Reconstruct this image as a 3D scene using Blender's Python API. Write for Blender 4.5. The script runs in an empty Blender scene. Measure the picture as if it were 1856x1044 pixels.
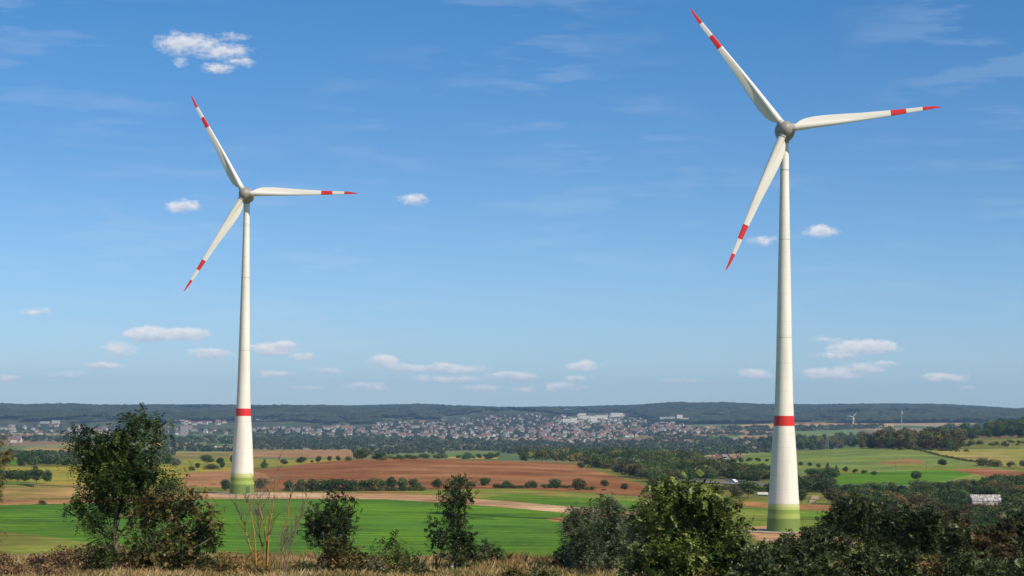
import bpy, math, random
import numpy as np
from mathutils import Vector, Matrix
R_ = random.Random(7)
rng = np.random.default_rng(11)
scene = bpy.context.scene
COL = scene.collection

# ------------------------------------------------------------------ camera
F = 3900.0
PITCH = math.radians(3.23); ROLL = math.radians(0.54)
EYE = np.array([0.0, 0.0, 32.0])
fw = np.array([0, math.cos(PITCH), math.sin(PITCH)])
r0 = np.array([1.0, 0, 0]); u0 = np.array([0, -math.sin(PITCH), math.cos(PITCH)])
rt = r0 * math.cos(ROLL) + u0 * math.sin(ROLL)
up = u0 * math.cos(ROLL) - r0 * math.sin(ROLL)
cam = bpy.data.cameras.new('camera')
camo = bpy.data.objects.new('camera', cam); COL.objects.link(camo)
cam.sensor_width = 36; cam.lens = 36 * F / 1856
cam.clip_start = 1; cam.clip_end = 60000
camo.matrix_world = Matrix(((rt[0], up[0], -fw[0], EYE[0]), (rt[1], up[1], -fw[1], EYE[1]),
                            (rt[2], up[2], -fw[2], EYE[2]), (0, 0, 0, 1)))
scene.camera = camo
scene.render.resolution_x = 1024; scene.render.resolution_y = 576

def ray(px, py):
    a = (np.asarray(px, float) - 928) / F; b = (522 - np.asarray(py, float)) / F
    return a[..., None] * rt + b[..., None] * up + fw
def at(px, py, Y):
    """world point seen at photo pixel (px,py) at distance Y"""
    d = ray(px, py); return EYE + d * (Y / d[1])

# ------------------------------------------------------------------ light
SUN_AZ, SUN_EL = math.radians(130), math.radians(41)
world = bpy.data.worlds.new('World'); scene.world = world; world.use_nodes = True
scene.view_settings.view_transform = 'Standard'; scene.view_settings.look = 'None'
scene.view_settings.gamma = 1; scene.view_settings.exposure = 0.2
sl = bpy.data.lights.new('sun', 'SUN'); sl.energy = 4.6; sl.angle = math.radians(0.5); sl.color = (1.0, 0.90, 0.75)
so = bpy.data.objects.new('sun', sl); COL.objects.link(so)
S = Vector((math.sin(SUN_AZ) * math.cos(SUN_EL), math.cos(SUN_AZ) * math.cos(SUN_EL), math.sin(SUN_EL)))
so.rotation_euler = S.to_track_quat('Z', 'Y').to_euler()
so.location = (0, -50, 200)
scene.render.engine = 'CYCLES'
try:
    scene.cycles.use_denoising = True; scene.cycles.denoiser = 'OPENIMAGEDENOISE'
except Exception:
    pass
scene.cycles.max_bounces = 5; scene.cycles.transparent_max_bounces = 6
scene.cycles.volume_bounces = 0
HAZE = 4.5e-5

nt = world.node_tree; N = nt.nodes; L = nt.links
bg = N['Background']; bg.inputs[1].default_value = 0.082
sky = N.new('ShaderNodeTexSky'); sky.sky_type = 'NISHITA'; sky.sun_disc = False
sky.sun_elevation = SUN_EL; sky.sun_rotation = SUN_AZ
sky.air_density = 1.0; sky.dust_density = 0.3; sky.ozone_density = 4.0; sky.altitude = 200

def wm(op, a, b=None, c=None, clamp=False):
    n = N.new('ShaderNodeMath'); n.operation = op; n.use_clamp = clamp
    for i, v in enumerate((a, b, c)):
        if v is None: continue
        if isinstance(v, (int, float)): n.inputs[i].default_value = v
        else: L.new(v, n.inputs[i])
    return n.outputs[0]
tc = N.new('ShaderNodeTexCoord')
sep = N.new('ShaderNodeSeparateXYZ'); L.new(tc.outputs['Generated'], sep.inputs[0])
DX, DY, DZ = sep.outputs
AZ = wm('MULTIPLY', wm('ARCTAN2', DX, DY), 57.29578)
EL = wm('MULTIPLY', wm('ARCSINE', DZ), 57.29578)
comb = N.new('ShaderNodeCombineXYZ'); L.new(AZ, comb.inputs[0]); L.new(EL, comb.inputs[1])
def noise(vec, scale, detail=4, rough=0.55, sx=1, sy=1):
    m = N.new('ShaderNodeVectorMath'); m.operation = 'MULTIPLY'; L.new(vec, m.inputs[0]); m.inputs[1].default_value = (sx, sy, 1)
    n = N.new('ShaderNodeTexNoise'); n.inputs['Scale'].default_value = scale; n.inputs['Detail'].default_value = detail
    n.inputs['Roughness'].default_value = rough; L.new(m.outputs[0], n.inputs['Vector']); return n
# warp the cloud coordinates (degrees of azimuth / elevation)
nw = noise(comb.outputs[0], 1.7, 6, 0.6, 1, 1.6)
wv = N.new('ShaderNodeVectorMath'); wv.operation = 'SUBTRACT'; L.new(nw.outputs['Color'], wv.inputs[0]); wv.inputs[1].default_value = (.5, .5, .5)
ws = N.new('ShaderNodeVectorMath'); ws.operation = 'MULTIPLY_ADD'; L.new(wv.outputs[0], ws.inputs[0]); ws.inputs[1].default_value = (.75, .28, 0)
L.new(comb.outputs[0], ws.inputs[2]); P = ws.outputs[0]
CLOUDS = [(328, 80, 52, 24, .56), (360, 78, 40, 20, .42), (400, 92, 68, 20, .44), (418, 66, 46, 10, .28), (398, 124, 40, 12, .42), (432, 112, 40, 12, .36), (372, 100, 40, 12, .3), (330, 112, 16, 12, .35),
 (332, 374, 42, 14, .55), (752, 362, 32, 13, .5), (1490, 420, 36, 15, .62), (1378, 437, 30, 11, .38), (65, 566, 38, 11, .35), (275, 606, 60, 14, .95), (335, 606, 48, 13, .95),
 (215, 634, 34, 17, .55), (382, 641, 46, 11, .62), (492, 634, 45, 15, .95), (515, 624, 20, 12, .9), (553, 646, 26, 8, .6), (186, 664, 38, 8, .7), (497, 679, 42, 10, .5),
 (590, 671, 40, 8, .4), (697, 655, 32, 15, .8), (735, 666, 50, 10, .65), (820, 668, 75, 12, .55), (810, 687, 88, 9, .5), (930, 682, 52, 11, .72), (1055, 664, 40, 11, .72),
 (1012, 701, 28, 11, .72), (1045, 688, 32, 8, .5), (875, 705, 34, 11, .45), (665, 702, 52, 11, .45), (1570, 630, 68, 16, .92), (1525, 644, 60, 9, .5), (1505, 679, 52, 14, .82),
 (1565, 668, 44, 11, .6), (1600, 661, 28, 7, .4), (1367, 677, 34, 11, .62), (1710, 684, 48, 10, .7), (10, 686, 26, 8, .55), (950, 706, 30, 9, .35), (120, 678, 50, 9, .3),
 (1755, 703, 20, 6, .3), (1500, 616, 40, 9, .3), (1240, 690, 60, 8, .25), (560, 704, 40, 8, .3), (1050, 705, 30, 8, .3)]
acc = None; accs = None; accw = None
for (cx, cy, hw, hh, st) in CLOUDS:
    d = ray(cx, cy); d = d / np.linalg.norm(d)
    a0 = math.degrees(math.atan2(d[0], d[1])); e0 = math.degrees(math.asin(d[2]))
    kw = F / (hw * 1.12 * 57.3); kh = F / (hh * 1.15 * 57.3)
    v = N.new('ShaderNodeVectorMath'); v.operation = 'MULTIPLY_ADD'; L.new(P, v.inputs[0])
    v.inputs[1].default_value = (kw, kh, 0); v.inputs[2].default_value = (-a0 * kw, -e0 * kh, 0)
    ln = N.new('ShaderNodeVectorMath'); ln.operation = 'LENGTH'; L.new(v.outputs[0], ln.inputs[0])
    m = wm('MULTIPLY', wm('SUBTRACT', 1.0, ln.outputs['Value'], clamp=True), st)
    sp = N.new('ShaderNodeSeparateXYZ'); L.new(v.outputs[0], sp.inputs[0])
    ys = wm('MULTIPLY', sp.outputs[1], m)
    acc = m if acc is None else wm('MAXIMUM', acc, m)
    accs = ys if accs is None else wm('ADD', accs, ys)
    accw = m if accw is None else wm('ADD', accw, m)
nc = noise(comb.outputs[0], 3.6, 10, 0.66, 1, 1.7)
dens = wm('ADD', acc, wm('MULTIPLY', wm('SUBTRACT', nc.outputs['Fac'], 0.5), wm('MULTIPLY', wm('SQRT', acc), 1.45)))
alpha = wm('MULTIPLY', wm('SUBTRACT', dens, 0.07), 3.3, clamp=True)
alpha = wm('MULTIPLY', wm('SMOOTH_MIN', alpha, 1.0, 0.3), 0.84, clamp=True)
yl = wm('DIVIDE', accs, wm('MAXIMUM', accw, 0.02))
shade = wm('MULTIPLY_ADD', wm('ADD', yl, wm('MULTIPLY', wm('SUBTRACT', nc.outputs['Fac'], .5), 2.0)), 0.75, 0.62, clamp=True)
cc = N.new('ShaderNodeMix'); cc.data_type = 'RGBA'; L.new(shade, cc.inputs['Factor'])
CS = 10.6
cc.inputs[6].default_value = (.47 * CS, .55 * CS, .68 * CS, 1); cc.inputs[7].default_value = (.95 * CS, .92 * CS, .91 * CS, 1)
# high thin cirrus veils
n1 = noise(comb.outputs[0], .55, 6, 0.6, .45, 2.6); n2 = noise(comb.outputs[0], .16, 2, .5, 1, 1)
ci = wm('MULTIPLY', wm('SUBTRACT', n1.outputs['Fac'], 0.50, clamp=True), wm('SUBTRACT', n2.outputs['Fac'], 0.40, clamp=True))
ci = wm('MULTIPLY', ci, 7.0, clamp=True); ci = wm('MINIMUM', ci, .12)
mc = N.new('ShaderNodeMix'); mc.data_type = 'RGBA'; L.new(ci, mc.inputs['Factor'])
# clear deep blue air: less red and green towards mid heights
rp = N.new('ShaderNodeValToRGB'); L.new(wm('DIVIDE', EL, 45.0, clamp=True), rp.inputs[0])
TINT = [(0.0, (.86, 1.13, 1.55)), (.047, (.73, .98, 1.40)), (.145, (.50, .79, 1.13)), (.235, (.345, .73, 1.06)), (.6, (.60, .85, 1.0)), (1.0, (.8, .92, 1.0))]
while len(rp.color_ramp.elements) < len(TINT): rp.color_ramp.elements.new(.5)
for e_, (q_, c_) in zip(rp.color_ramp.elements, TINT): e_.position = q_; e_.color = (*c_, 1)
hs = N.new('ShaderNodeVectorMath'); hs.operation = 'MULTIPLY'
L.new(sky.outputs[0], hs.inputs[0]); L.new(rp.outputs[0], hs.inputs[1])
L.new(hs.outputs[0], mc.inputs[6]); mc.inputs[7].default_value = (.62 * CS, .70 * CS, .82 * CS, 1)
mx = N.new('ShaderNodeMix'); mx.data_type = 'RGBA'; L.new(alpha, mx.inputs['Factor'])
L.new(mc.outputs[2], mx.inputs[6]); L.new(cc.outputs[2], mx.inputs[7])
L.new(mx.outputs[2], bg.inputs[0])

# ------------------------------------------------------------------ helpers
def tag(o, label=None, cat=None, group=None, kind=None):
    if label: o['label'] = label
    if cat: o['category'] = cat
    if group: o['group'] = group
    if kind: o['kind'] = kind
    return o
def empty(name, loc, label, cat, group=None, rz=0):
    o = bpy.data.objects.new(name, None); COL.objects.link(o); o.location = loc; o.rotation_euler = (0, 0, rz)
    o.empty_display_size = 1
    return tag(o, label, cat, group)
def make_mesh(name, V, Fc, mats, fm=None, fattr=None, vcol=None, smooth=False):
    """V (n,3); Fc list of arrays/lists of faces (all same size) or python list"""
    me = bpy.data.meshes.new(name)
    V = np.asarray(V, np.float32).reshape(-1, 3)
    if isinstance(Fc, np.ndarray) and Fc.ndim == 2:
        k = Fc.shape[1]; nf = len(Fc)
        me.vertices.add(len(V)); me.vertices.foreach_set('co', V.ravel())
        me.loops.add(nf * k); me.loops.foreach_set('vertex_index', Fc.astype(np.int32).ravel())
        me.polygons.add(nf); me.polygons.foreach_set('loop_start', np.arange(0, nf * k, k, dtype=np.int32))
        me.update(calc_edges=True)
    else:
        me.from_pydata([tuple(map(float, v)) for v in V], [], [tuple(map(int, f)) for f in Fc]); me.update()
    for m in (mats if isinstance(mats, (list, tuple)) else [mats]): me.materials.append(m)
    if fm is not None: me.polygons.foreach_set('material_index', np.asarray(fm, np.int32))
    if fattr is not None:
        a = me.attributes.new('v', 'FLOAT', 'FACE'); a.data.foreach_set('value', np.asarray(fattr, np.float32))
    if vcol is not None:
        a = me.attributes.new('field', 'FLOAT_COLOR', 'POINT')
        c = np.ones((len(V), 4), np.float32); c[:, :vcol.shape[1]] = vcol; a.data.foreach_set('color', c.ravel())
    if smooth: me.polygons.foreach_set('use_smooth', np.ones(len(me.polygons), bool))
    return me
def obj(name, me, parent=None, loc=None, rot=None):
    o = bpy.data.objects.new(name, me); COL.objects.link(o)
    if parent: o.parent = parent
    if loc is not None: o.location = loc
    if rot is not None: o.rotation_euler = rot
    return o
class MB:
    def __init__(s): s.v = []; s.f = []; s.m = []
    def add(s, vs, fs, m=0):
        b = len(s.v); s.v += [tuple(v) for v in vs]; s.f += [tuple(b + i for i in f) for f in fs]; s.m += [m] * len(fs)
    def box(s, x0, x1, y0, y1, z0, z1, m=0):
        s.add([(x0, y0, z0), (x1, y0, z0), (x1, y1, z0), (x0, y1, z0), (x0, y0, z1), (x1, y0, z1), (x1, y1, z1), (x0, y1, z1)],
              [(3, 2, 1, 0), (4, 5, 6, 7), (0, 1, 5, 4), (1, 2, 6, 5), (2, 3, 7, 6), (3, 0, 4, 7)], m)
    def tube(s, pts, rad, n=6, m=0, cap=True):
        pts = [Vector(p) for p in pts]; rings = []
        for i, p in enumerate(pts):
            d = (pts[min(i + 1, len(pts) - 1)] - pts[max(i - 1, 0)]).normalized()
            a = d.orthogonal().normalized(); 
            ref = Vector((0, 1, 0)) if abs(d.y) < .9 else Vector((1, 0, 0))
            a = d.cross(ref).normalized(); b = d.cross(a)
            rr = rad[i] if isinstance(rad, (list, tuple)) else rad
            rings.append([p + (a * math.cos(2 * math.pi * k / n) + b * math.sin(2 * math.pi * k / n)) * rr for k in range(n)])
        vs = [v for r in rings for v in r]; fs = []
        for i in range(len(rings) - 1):
            for k in range(n):
                fs.append((i * n + k, i * n + (k + 1) % n, (i + 1) * n + (k + 1) % n, (i + 1) * n + k))
        if cap: fs.append(tuple(range(n))[::-1]); fs.append(tuple((len(rings) - 1) * n + k for k in range(n)))
        s.add(vs, fs, m)
    def lathe(s, prof, n=32, m=0, axis='z'):
        """prof list of (r, h[, mat])"""
        vs = []
        for p in prof:
            for k in range(n):
                a = 2 * math.pi * k / n
                x, y, z = p[0] * math.cos(a), p[0] * math.sin(a), p[1]
                vs.append((x, y, z) if axis == 'z' else (x, z, y))
        b = len(s.v); s.v += vs
        for i in range(len(prof) - 1):
            mm = prof[i][2] if len(prof[i]) > 2 else m
            for k in range(n):
                f = (b + i * n + k, b + i * n + (k + 1) % n, b + (i + 1) * n + (k + 1) % n, b + (i + 1) * n + k)
                s.f.append(f if axis == 'z' else f[::-1]); s.m.append(mm)
        s.f.append(tuple(b + (len(prof) - 1) * n + k for k in range(n))); s.m.append(m)
    def mesh(s, name, mats, smooth=False, sharp=None):
        me = make_mesh(name, s.v, s.f, mats, s.m, smooth=smooth)
        if sharp: me.set_sharp_from_angle(angle=math.radians(sharp))
        return me

def mat(name, col, rough=.8, spec=.3, metallic=0):
    m = bpy.data.materials.new(name); m.use_nodes = True; p = m.node_tree.nodes['Principled BSDF']
    p.inputs['Base Color'].default_value = (*col, 1); p.inputs['Roughness'].default_value = rough
    p.inputs['Specular IOR Level'].default_value = spec; p.inputs['Metallic'].default_value = metallic
    return m
def nodes(m): return m.node_tree.nodes, m.node_tree.links, m.node_tree.nodes['Principled BSDF']
def var_mat(name, c1, c2, scale=1.0, rough=.8, spec=.25, detail=5, bump=0, stretch=(1, 1, 1), lo=.35, hi=.65):
    m = mat(name, c1, rough, spec); n, l, p = nodes(m)
    t = n.new('ShaderNodeTexCoord'); mp = n.new('ShaderNodeMapping'); mp.inputs['Scale'].default_value = stretch
    l.new(t.outputs['Object'], mp.inputs[0])
    nz = n.new('ShaderNodeTexNoise'); nz.inputs['Scale'].default_value = scale; nz.inputs['Detail'].default_value = detail
    l.new(mp.outputs[0], nz.inputs['Vector'])
    r = n.new('ShaderNodeValToRGB'); r.color_ramp.elements[0].position = lo; r.color_ramp.elements[1].position = hi
    r.color_ramp.elements[0].color = (*c1, 1); r.color_ramp.elements[1].color = (*c2, 1)
    l.new(nz.outputs['Fac'], r.inputs[0]); l.new(r.outputs[0], p.inputs['Base Color'])
    if bump:
        b = n.new('ShaderNodeBump'); b.inputs['Distance'].default_value = bump; l.new(nz.outputs['Fac'], b.inputs['Height']); l.new(b.outputs[0], p.inputs['Normal'])
    return m
def leaf_mat(name, stops, trans=.25, objvar=0.35, rough=.6):
    """stops: list of (pos, color) along the per-face value v"""
    m = mat(name, stops[0][1], rough, .25); n, l, p = nodes(m)
    a = n.new('ShaderNodeAttribute'); a.attribute_name = 'v'
    r = n.new('ShaderNodeValToRGB'); cr = r.color_ramp
    while len(cr.elements) < len(stops): cr.elements.new(.5)
    for e, (q, c) in zip(cr.elements, stops): e.position = q; e.color = (*c, 1)
    l.new(a.outputs['Fac'], r.inputs[0])
    oi = n.new('ShaderNodeObjectInfo'); h = n.new('ShaderNodeHueSaturation')
    m1 = n.new('ShaderNodeMapRange'); m1.inputs[3].default_value = .5 - .045 * objvar * 2; m1.inputs[4].default_value = .5 + .03 * objvar * 2
    m2 = n.new('ShaderNodeMapRange'); m2.inputs[3].default_value = 1 - objvar; m2.inputs[4].default_value = 1 + objvar
    ml = n.new('ShaderNodeMath'); ml.operation = 'MULTIPLY'; ml.inputs[1].default_value = 7.31
    fr = n.new('ShaderNodeMath'); fr.operation = 'FRACT'
    l.new(oi.outputs['Random'], m1.inputs[0]); l.new(oi.outputs['Random'], ml.inputs[0]); l.new(ml.outputs[0], fr.inputs[0]); l.new(fr.outputs[0], m2.inputs[0])
    l.new(m1.outputs[0], h.inputs['Hue']); l.new(m2.outputs[0], h.inputs['Value']); l.new(r.outputs[0], h.inputs['Color'])
    l.new(h.outputs[0], p.inputs['Base Color'])
    tr = n.new('ShaderNodeBsdfTranslucent'); l.new(h.outputs[0], tr.inputs[0]); mx = n.new('ShaderNodeMixShader'); mx.inputs[0].default_value = trans
    l.new(p.outputs[0], mx.inputs[1]); l.new(tr.outputs[0], mx.inputs[2]); l.new(mx.outputs[0], n['Material Output'].inputs[0])
    return m

# smooth value noise on arrays
def vnoise(x, y, seed=0):
    xi = np.floor(x).astype(np.int64); yi = np.floor(y).astype(np.int64); xf = x - xi; yf = y - yi
    def h(a, b):
        n = (a * 374761393 + b * 668265263 + seed * 974634777) & 0x7fffffff
        n = ((n ^ (n >> 13)) * 1274126177) & 0x7fffffff
        return ((n ^ (n >> 16)) & 0xffff) / 65535.0
    u = xf * xf * (3 - 2 * xf); v = yf * yf * (3 - 2 * yf)
    return (h(xi, yi) * (1 - u) + h(xi + 1, yi) * u) * (1 - v) + (h(xi, yi + 1) * (1 - u) + h(xi + 1, yi + 1) * u) * v
def fbm(x, y, o=4, seed=0):
    s = 0; a = .5; t = 0
    for i in range(o): s = s + a * vnoise(x * 2 ** i, y * 2 ** i, seed + i); t += a; a *= .5
    return s / t

# ------------------------------------------------------------------ terrain
PXC = np.array([-300, 0, 230, 460, 700, 930, 1160, 1400, 1620, 1856, 2150.])
def zrow(Y, pys):
    pys = np.array([pys[0]] + list(pys) + [pys[-1]], float)
    d = ray(PXC, pys); return 32 + d[:, 2] / d[:, 1] * Y
def zc(v): return np.array([v[0]] + list(v) + [v[-1]], float) if not np.isscalar(v) else np.full(11, float(v))
ROWS = [(-60, zc(31.5)), (0, zc(30.3)), (60, zc(26.8)), (90, zc(25.1)), (115, zc(23.9)), (200, zc(13.5)), (300, zc(4)), (400, zc(.4)), (580, zc(.0)), (784, zc(.5)),
 (900, zc([0, 0, .5, 1, 1, 0.3, 0, 0, 0])), (1000, zc([-1, -1, 0, 1.5, 1.5, .3, .3, .6, 1])),
 (1250, zc([-3, -3, -2.5, 2.4, 1.7, -.5, .8, 3.2, 4])), (1500, zc([-6, -6, -6, -2, -3.5, -5, 2, 7.6, 7.4])), (1620, zc([-8, -8, -8, -6, -7, -8, 1, 8.2, 9])),
 (2000, zc([-14, -14, -14, -14, -14, -13, -8, 2, 12])), (2400, zc([-20, -20, -19, -20, -20, -19, -13, -6, 19])), (2900, zc([-26, -26, -26, -28, -28, -26, -20, -12, 10])),
 (3500, zc([-32, -32, -32, -34, -34, -30, -24, -18, -6])), (4500, zc([-38, -38, -38, -40, -40, -36, -27, -16, -16])),
 (5500, zrow(5500, [783, 783, 786, 790, 790, 786, 780, 778, 778])), (6500, zrow(6500, [770, 770, 773, 776, 776, 773, 770, 769, 768])),
 (7500, zrow(7500, [756, 757, 760, 763, 764, 762, 762, 762, 758])), (8500, zrow(8500, [745, 746, 748, 750, 751, 750, 749, 749, 751]))]
SKX = np.array([-300, 0, 100, 250, 450, 600, 780, 830, 930, 1050, 1150, 1190, 1240, 1270, 1340, 1390, 1450, 1620, 1720, 1780, 1840, 1900, 2150.])
SKY_ = np.array([731, 731, 733, 733, 734, 734, 733.5, 736, 737.3, 736.3, 734.2, 731.2, 729.3, 731, 729.3, 731.6, 732, 730.2, 731.4, 735, 740, 744, 752.]) + 4.0
PXG = np.linspace(-300, 2150, 160)
rowsY = np.array([r[0] for r in ROWS] + [10000, 11200, 14000], float)
rowsZ = np.array([np.interp(PXG, PXC, r[1]) for r in ROWS])
_d = ray(PXG, np.interp(PXG, SKX, SKY_)); _zs = 32 + _d[:, 2] / _d[:, 1] * 10000
rowsZ = np.vstack([rowsZ, _zs, _zs - 40, _zs * 0 - 60])
def ky(Y): return np.log(np.maximum(Y, -60) + 160.0)
KN = 900; KG = np.linspace(ky(-60.), ky(14000.), KN)
ZT = np.array([np.interp(KG, ky(rowsY), rowsZ[:, i]) for i in range(len(PXG))]).T
_k = np.exp(-0.5 * (np.arange(-12, 13) / 4.5) ** 2); _k /= _k.sum()
ZT = np.array([np.convolve(np.pad(ZT[:, i], 12, mode='edge'), _k, 'valid') for i in range(len(PXG))]).T
_k2 = np.array([.25, .5, .25])
ZT = np.array([np.convolve(np.pad(r, 1, mode='edge'), _k2, 'valid') for r in ZT])
TOWERS = [(at(438.7, 890, 784), 8), (at(1420.5, 961, 580), 8)]
def height(x, y):
    x = np.asarray(x, float); y = np.asarray(y, float)
    px = np.clip(928 + F * x / np.maximum(y, 300), -300, 2149.9)
    a = (px + 300) / 2450 * 159; i = np.clip(a.astype(int), 0, 158); fa = a - i
    k = np.clip((ky(y) - KG[0]) / (KG[-1] - KG[0]) * (KN - 1), 0, KN - 1.001); j = k.astype(int); fk = k - j
    z = (ZT[j, i] * (1 - fk) + ZT[j + 1, i] * fk) * (1 - fa) + (ZT[j, i + 1] * (1 - fk) + ZT[j + 1, i + 1] * fk) * fa
    w = np.clip((y - 6900) / 900, 0, 1) * np.clip((9950 - y) / 700, 0, 1)
    z = z + w * (fbm(x / 420., y / 650., 4, 5) - .5) * 75
    near = np.clip((420 - y) / 200, 0, 1)
    z = z + near * (fbm(x / 9., y / 9., 3, 9) - .5) * .5
    return z
YM = 50 * (11500 / 50.) ** np.linspace(0, 1, 3600)
def ground(px, py):
    px = np.atleast_1d(np.asarray(px, float)); py = np.atleast_1d(np.asarray(py, float))
    out = np.zeros((len(px), 3))
    for s in range(0, len(px), 400):
        d = ray(px[s:s + 400], py[s:s + 400]); X = d[:, :1] / d[:, 1:2] * YM; Z = 32 + d[:, 2:3] / d[:, 1:2] * YM
        hit = Z < height(X, np.broadcast_to(YM, X.shape)); hit[:, -1] = True
        i = hit.argmax(1); Y = YM[i]
        out[s:s + 400, 0] = X[np.arange(len(i)), i]; out[s:s + 400, 1] = Y
    out[:, 2] = height(out[:, 0], out[:, 1])
    return out
def G(px, py): return ground([px], [py])[0]

# fields: outlines on the ground, first in the list is painted first
def pt(p):
    if len(p) == 3: return (F and (p[0] - 928) / F * p[1], p[1])          # (column, distance, 'd')
    g = G(*p); return (g[0], g[1])
C = dict(green=(.086, .188, .005), dkgreen=(.066, .155, .012), soil=(.225, .085, .024), soil2=(.31, .150, .058), tansoil=(.35, .185, .080), tan=(.40, .245, .085), straw=(.50, .34, .12),
         olive=(.15, .145, .025), yel=(.35, .26, .03), ygreen=(.19, .215, .03), red=(.29, .115, .055), hay=(.33, .265, .07), pale=(.15, .21, .05), rubble=(.50, .33, .19), orange=(.46, .22, .07), gravel=(.42, .30, .17))
# (polygon, colour, second colour, stripe strength)
FIELDS = [
 ([(-120, 846), (430, 845), (430, 858), (335, 872), (120, 880), (-120, 872)], 'yel', 'ygreen'),
 ([(-120, 874), (120, 883), (400, 886), (420, 895), (-120, 908)], 'tan', 'olive'),
 ([(-120, 871), (60, 876), (150, 880), (150, 883), (60, 879), (-120, 874.5)], 'dkgreen', 'dkgreen'),
 ([(40, 876.5), (150, 878), (200, 879), (200, 883.5), (120, 881)], 'soil2', 'tan'),
 ([(-120, 907), (200, 905), (400, 893), (400, 903), (170, 913), (-120, 919)], 'soil2', 'tan'),
 ([(335, 857), (520, 847), (560, 1360, 'd'), (700, 1420, 'd'), (900, 1420, 'd'), (1010, 1330, 'd'), (1100, 858), (1190, 889), (1220, 906), (1090, 894), (930, 885), (700, 887), (520, 889), (400, 889), (330, 881)], 'soil', 'soil2'),
 ([(330, 881), (420, 884), (420, 892), (330, 890)], 'ygreen', 'olive'),
 ([(335, 857), (450, 851), (500, 870), (420, 884), (330, 881)], 'tansoil', 'soil2'),
 ([(640, 890), (930, 886), (1090, 896), (1260, 908), (1300, 940), (1190, 938), (1000, 916), (860, 906), (700, 896)], 'ygreen', 'soil2'),
 ([(930, 895), (1090, 905), (1260, 918), (1260, 938), (1060, 921), (860, 904)], 'green', 'olive'),
 ([(380, 891), (640, 893), (800, 900), (900, 908), (1060, 921), (1200, 936), (1200, 944), (1030, 931), (920, 921), (800, 911), (690, 905), (380, 904)], 'rubble', 'soil2'),
 ([(-150, 919), (300, 909), (390, 904), (690, 905), (800, 911), (920, 922), (1030, 932), (1330, 958), (1500, 975), (1500, 440, 'd'), (-150, 440, 'd')], 'green', 'dkgreen'),
 ([(-150, 962), (0, 965), (170, 985), (230, 996), (230, 440, 'd'), (-150, 440, 'd')], 'olive', 'ygreen'),
 ([(990, 941), (1012, 938), (1028, 940), (1030, 947), (1005, 945)], 'orange', 'soil'),
 # right hand side
 ([(1330, 826), (1400, 819), (1600, 1640, 'd'), (1660, 1640, 'd'), (1700, 822), (1775, 842), (1856, 856), (1856, 866), (1700, 880), (1500, 868), (1335, 850)], 'pale', 'ygreen'),
 ([(1340, 844), (1400, 843), (1400, 866), (1375, 866)], 'green', 'green'),
 ([(1500, 850), (1600, 856), (1780, 846), (1780, 854), (1600, 862), (1500, 856)], 'ygreen', 'olive'),
 ([(1500, 862), (1560, 857), (1700, 852), (1775, 857), (1700, 874), (1600, 884), (1520, 882)], 'green', 'green'),
 ([(1580, 841), (1640, 830), (1680, 836), (1650, 845)], 'soil2', 'ygreen'),
 ([(1670, 815), (1990, 812), (1990, 848), (1856, 848), (1785, 843), (1700, 824)], 'hay', 'ygreen'),
 ([(1725, 851), (1790, 849), (1856, 856), (1990, 862), (1990, 880), (1856, 876), (1790, 864)], 'red', 'soil'),
 ([(1700, 800), (1990, 800), (1990, 812), (1700, 813)], 'olive', 'ygreen'),
 ([(1265, 881), (1310, 884), (1290, 893), (1270, 890)], 'orange', 'yel'),
 ([(1180, 902), (1500, 908), (1560, 912), (1560, 1000), (1300, 985), (1180, 940)], 'olive', 'ygreen'),
 ([(1340, 908.5), (1500, 916), (1530, 922), (1530, 927), (1340, 916)], 'orange', 'soil2'),
 ([(1330, 920), (1540, 930), (1560, 970), (1330, 952)], 'green', 'ygreen'),
 ([(1335, 957), (1390, 953), (1480, 965), (1560, 980), (1540, 992), (1400, 985), (1330, 968)], 'gravel', 'orange'),
 # valley
 ([(5, 832), (40, 831), (40, 842), (5, 842)], 'green', 'green'),
 ([(40, 809), (140, 803), (190, 803), (160, 812), (60, 813)], 'pale', 'tan'),
 ([(40, 813), (150, 811), (150, 818), (50, 819)], 'tan', 'olive'),
 ([(280, 802), (350, 804), (420, 810), (420, 813), (330, 811), (280, 808)], 'tan', 'tan'),
 ([(290, 822), (640, 818), (640, 826), (430, 830), (290, 834)], 'olive', 'tan'),
 ([(450, 817), (645, 816), (640, 830), (450, 829)], 'soil2', 'tan'),
 ([(290, 834), (430, 830), (640, 832), (520, 845), (290, 846)], 'ygreen', 'yel'),
 ([(810, 821), (905, 820), (905, 826), (810, 828)], 'green', 'pale'),
 ([(810, 828), (905, 826), (900, 832), (810, 831)], 'tan', 'yel'),
 ([(925, 819), (1030, 820), (1030, 826), (925, 826)], 'pale', 'green'),
 ([(1325, 775), (1345, 770), (1400, 768), (1500, 766), (1500, 774), (1420, 778), (1340, 780)], 'straw', 'tan'),
 ([(1440, 763), (1620, 766), (1620, 774), (1440, 772)], 'straw', 'soil2'),
 ([(1240, 777), (1290, 771), (1300, 777), (1245, 781)], 'tan', 'olive'),
 ([(1255, 785), (1330, 783), (1400, 785), (1400, 790), (1330, 788), (1255, 789)], 'soil2', 'tan'),
 ([(1250, 791), (1340, 790), (1340, 799), (1260, 799)], 'green', 'pale'),
 ([(1340, 789), (1410, 792), (1410, 800), (1345, 797)], 'soil2', 'straw'),
 ([(1440, 782), (1560, 779), (1560, 790), (1440, 797)], 'pale', 'pale'),
 ([(650, 824), (800, 820), (800, 826), (650, 829)], 'pale', 'olive'),
]
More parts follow.
